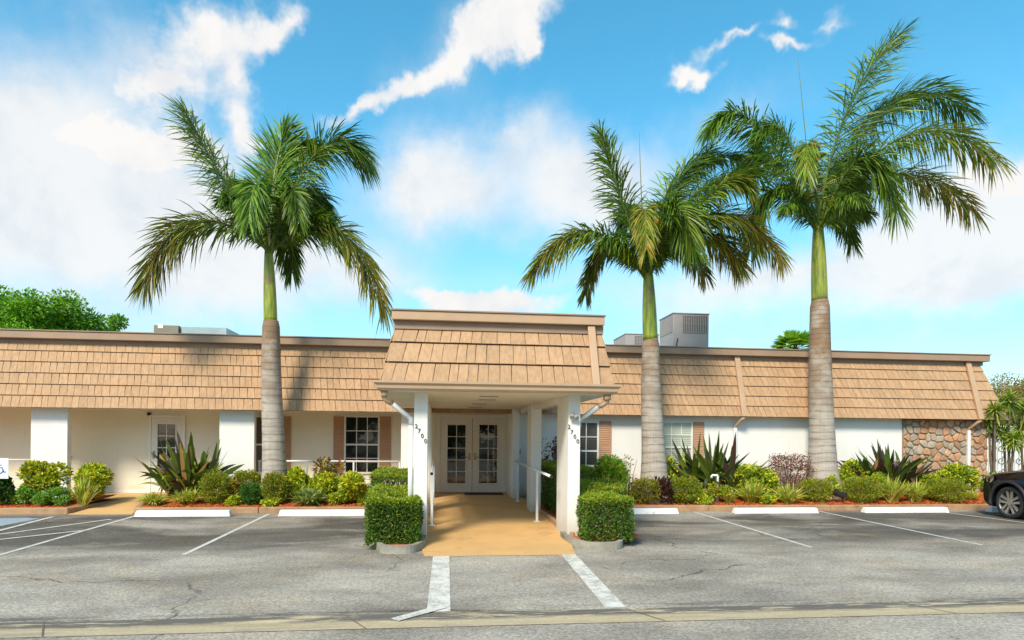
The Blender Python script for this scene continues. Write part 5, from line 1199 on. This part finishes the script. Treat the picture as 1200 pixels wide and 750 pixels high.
# ------------------------------------------------------------------ dark car at the right
def car(X0, Yw, label):
    "nose towards +Y; X0 = left side of the body, Yw = front wheel centre"
    W_ = 1.86; xc = X0+W_/2; nose = Yw+.93; L_ = 4.65; wb = 2.68; rw = .365; rwell = .43
    root = empty('parked_car', (xc, Yw-wb/2, 0), label, 'car')
    yR_ = Yw-wb; tail = nose-L_
    def arc(cy): return [(cy+rwell*math.cos(a), rw+rwell*math.sin(a)) for a in np.linspace(math.pi*1.10, -math.pi*.10, 17)]
    bot = .26
    low = [(tail+.05, .42), (tail+.12, bot+.06)]+[p for p in arc(yR_)]+[p for p in arc(Yw)]+[(nose-.16, bot), (nose-.03, .36), (nose, .55), (nose-.01, .72), (nose-.07, .86), (nose-.20, .96), (nose-.55, 1.04), (nose-.95, 1.10), (nose-1.25, 1.14),
           (tail+.3, 1.16), (tail+.02, 1.10), (tail, .80)]
    nst = 15; m = MB(); V = []; us = [-1, -.985, -.95, -.88, -.75, -.55, -.3, 0, .3, .55, .75, .88, .95, .985, 1]
    for u in us:
        a = abs(u)
        for (y, z) in low:
            f = .0
            yn = y
            if y > nose-.5: yn = y-(a**5)*.30*min(1, (y-(nose-.5))/.5)
            if y < tail+.4: yn = y+(a**6)*.16*min(1, (tail+.4-y)/.4)
            zn = z-(.07*a**6 if z > .9 else 0)+(.0 if z > .5 else 0)
            side_x = xc+u*W_/2; ins = 0
            if a > .9: ins = .03*max(0, (z-.75)/.4)+.02*max(0, (.45-z)/.2); ins += .10*max(0, (y-(nose-.45))/.45)**2
            V.append((side_x-math.copysign(ins, u), yn, zn))
    n_ = len(low); Fq = [(i*n_+k_, i*n_+(k_+1) % n_, (i+1)*n_+(k_+1) % n_, (i+1)*n_+k_) for i in range(nst-1) for k_ in range(n_)]
    Fq += [tuple(range(n_-1, -1, -1)), tuple(range((nst-1)*n_, nst*n_))]
    m.add(V, Fq); body = m.build('body', car_paint, root, smooth=False)
    for p in body.data.polygons[:-2]: p.use_smooth = True
    # greenhouse
    gh = [(nose-1.15, 1.12), (nose-1.95, 1.62), (nose-2.3, 1.69), (nose-3.6, 1.68), (tail+.35, 1.60), (tail+.08, 1.14)]
    m = MB(); V = []; us2 = [-1, -.93, -.6, 0, .6, .93, 1]
    for u in us2:
        for (y, z) in gh: ins = .10+.26*max(0, z-1.12)/.56*.8; V.append((xc+u*(W_/2-ins), y, z-(.03*abs(u)**4 if z > 1.3 else 0)))
    n2 = len(gh); Fq = [(i*n2+k_, i*n2+(k_+1) % n2, (i+1)*n2+(k_+1) % n2, (i+1)*n2+k_) for i in range(6) for k_ in range(n2)]+[tuple(range(n2-1, -1, -1)), tuple(range(6*n2, 7*n2))]
    m.add(V, Fq); m.build('cabin', car_paint, root, bevel=.03)
    for s in (-1, 1):
        for (ya, yb) in ((nose-1.55, nose-2.35), (nose-2.42, nose-3.3), (nose-3.38, tail+.42)):
            sxx = lambda z: xc+s*(W_/2-(.10+.26*max(0, z-1.12)/.56*.8)+.006)
            g_ = MB(); zt2 = 1.58 if ya < nose-2 else 1.56
            yt2 = ya-.55 if ya > nose-2 else ya-.03
            g_.quad((sxx(1.17), ya, 1.17), (sxx(1.17), yb, 1.17), (sxx(zt2), yb+(.04 if yb > tail+1 else .1), zt2), (sxx(zt2), min(yt2, ya), zt2)); g_.build('side_window', glass_car, root)
        wy = s
    # windscreen and rear window
    g_ = MB(); g_.quad((xc-.74, nose-1.21, 1.172), (xc+.74, nose-1.21, 1.172), (xc+.62, nose-1.90, 1.60), (xc-.62, nose-1.90, 1.60)); g_.build('windscreen', glass_car, root)
    g_ = MB(); g_.quad((xc-.7, tail+.085, 1.2), (xc+.7, tail+.085, 1.2), (xc+.6, tail+.325, 1.58), (xc-.6, tail+.325, 1.58)); g_.build('rear_window', glass_car, root)
    for s in (-1, 1):
        h_ = MB(); hx_ = xc+s*(W_/2-.045)
        h_.add([(hx_+s*.012, nose-.52, .86), (hx_+s*.0, nose-.52, .965), (hx_-s*.06, nose-.24, .93), (hx_-s*.07, nose-.235, .80), (hx_-s*.38, nose-.10, .80), (hx_-s*.38, nose-.14, .90), (hx_-s*.0, nose-.42, .78)],
               [(0, 1, 2, 3), (0, 3, 6), (3, 2, 5, 4)]); h_.build('headlight', lens_mat, root)
        t_ = MB(); t_.box(xc+s*.80-.11, xc+s*.80+.08, tail-.005, tail+.18, .85, 1.08); t_.build('tail_light', red_lens, root, bevel=.02)
        mi = MB(); mi.box(xc+s*(W_/2+.02)-.10, xc+s*(W_/2+.02)+.10, nose-1.62, nose-1.50, 1.14, 1.30); mi.build('mirror', car_paint, root, bevel=.03)
        for cy in (Yw, yR_):
            xo = xc+s*(W_/2-.01)
            wl = MB(); wl.tube([(xo-s*.35, cy, rw), (xo+s*.0, cy, rw)], rwell+.0, 28, caps=True)
            # arch lip
            lp = MB(); ang_ = np.linspace(-.25, math.pi+.25, 26); lp.tube([(xo+s*.012, cy+math.cos(a)*(rwell+.03), rw+math.sin(a)*(rwell+.03)) for a in ang_], .038, 6); lp.build('wheel_arch', plastic_dark, root, smooth=True)
            w_ = MB(); xt = xo+s*.0; prof = [(.20, .0), (.34, .0), (.362, .02), (.365, .06), (.365, .17), (.355, .205), (.33, .22), (.275, .225), (.265, .21), (.265, .05), (.20, .05)]
            nn = 40; V = []
            for i in range(nn):
                a = 2*math.pi*i/nn
                for (r_, d_) in prof: V.append((xt-s*(.23-d_), cy+r_*math.cos(a), rw+r_*math.sin(a)))
            kp = len(prof); Fq = [(i*kp+j_, ((i+1) % nn)*kp+j_, ((i+1) % nn)*kp+(j_+1) % kp, i*kp+(j_+1) % kp) for i in range(nn) for j_ in range(kp)]
            w_.add(V, Fq); wo_ = w_.build('wheel', tyre_mat, root, smooth=True)
            rm = MB()
            rp_ = [(.255, .03), (.262, .20), (.272, .212), (.275, .195)]
            xx = lambda d_: xt-s*(.23-d_)
            V = [(xx(d_), cy+r_*math.cos(2*math.pi*i/nn), rw+r_*math.sin(2*math.pi*i/nn)) for i in range(nn) for (r_, d_) in rp_]
            rm.add(V, [(i*4+j_, ((i+1) % nn)*4+j_, ((i+1) % nn)*4+j_+1, i*4+j_+1) for i in range(nn) for j_ in range(3)])
            for q in range(5):
                a = 2*math.pi*q/5+.3
                for off_ in (-.16, .16):
                    c0 = (math.cos(a), math.sin(a)); t0 = (-math.sin(a), math.cos(a))
                    def pt_(r_, o_, d_): return (xx(d_), cy+c0[0]*r_+t0[0]*o_, rw+c0[1]*r_+t0[1]*o_)
                    o1, o2 = (.008, .05) if off_ > 0 else (-.05, -.008); o3, o4 = (.03, .095) if off_ > 0 else (-.095, -.03)
                    rm.hexa([pt_(.05, o1, .15), pt_(.05, o2, .15), pt_(.26, o3, .17), pt_(.26, o4, .17), pt_(.05, o1, .195), pt_(.05, o2, .195), pt_(.26, o3, .205), pt_(.26, o4, .205)])
            rm.tube([(xx(.14), cy, rw), (xx(.205), cy, rw)], .062, 16); rm.build('rim', rim_mat, wo_)
            bk_ = MB(); bk_.tube([(xx(.02), cy, rw), (xx(.05), cy, rw)], .25, 24); bk_.build('brake_disc', plastic_dark, wo_)
    gr_ = MB(); gr_.box(xc-.5, xc+.5, nose-.03, nose+.004, .58, .78); gr_.build('grille', plastic_dark, root)
    ub = MB(); ub.box(xc-.75, xc+.75, tail+.3, nose-.3, .24, .6); ub.build('underbody', plastic_dark, root)
    return root
pw = gpt(1182, 608)
car(pw[0]-.02, pw[1], 'black SUV at the right edge with only its front left corner in view')
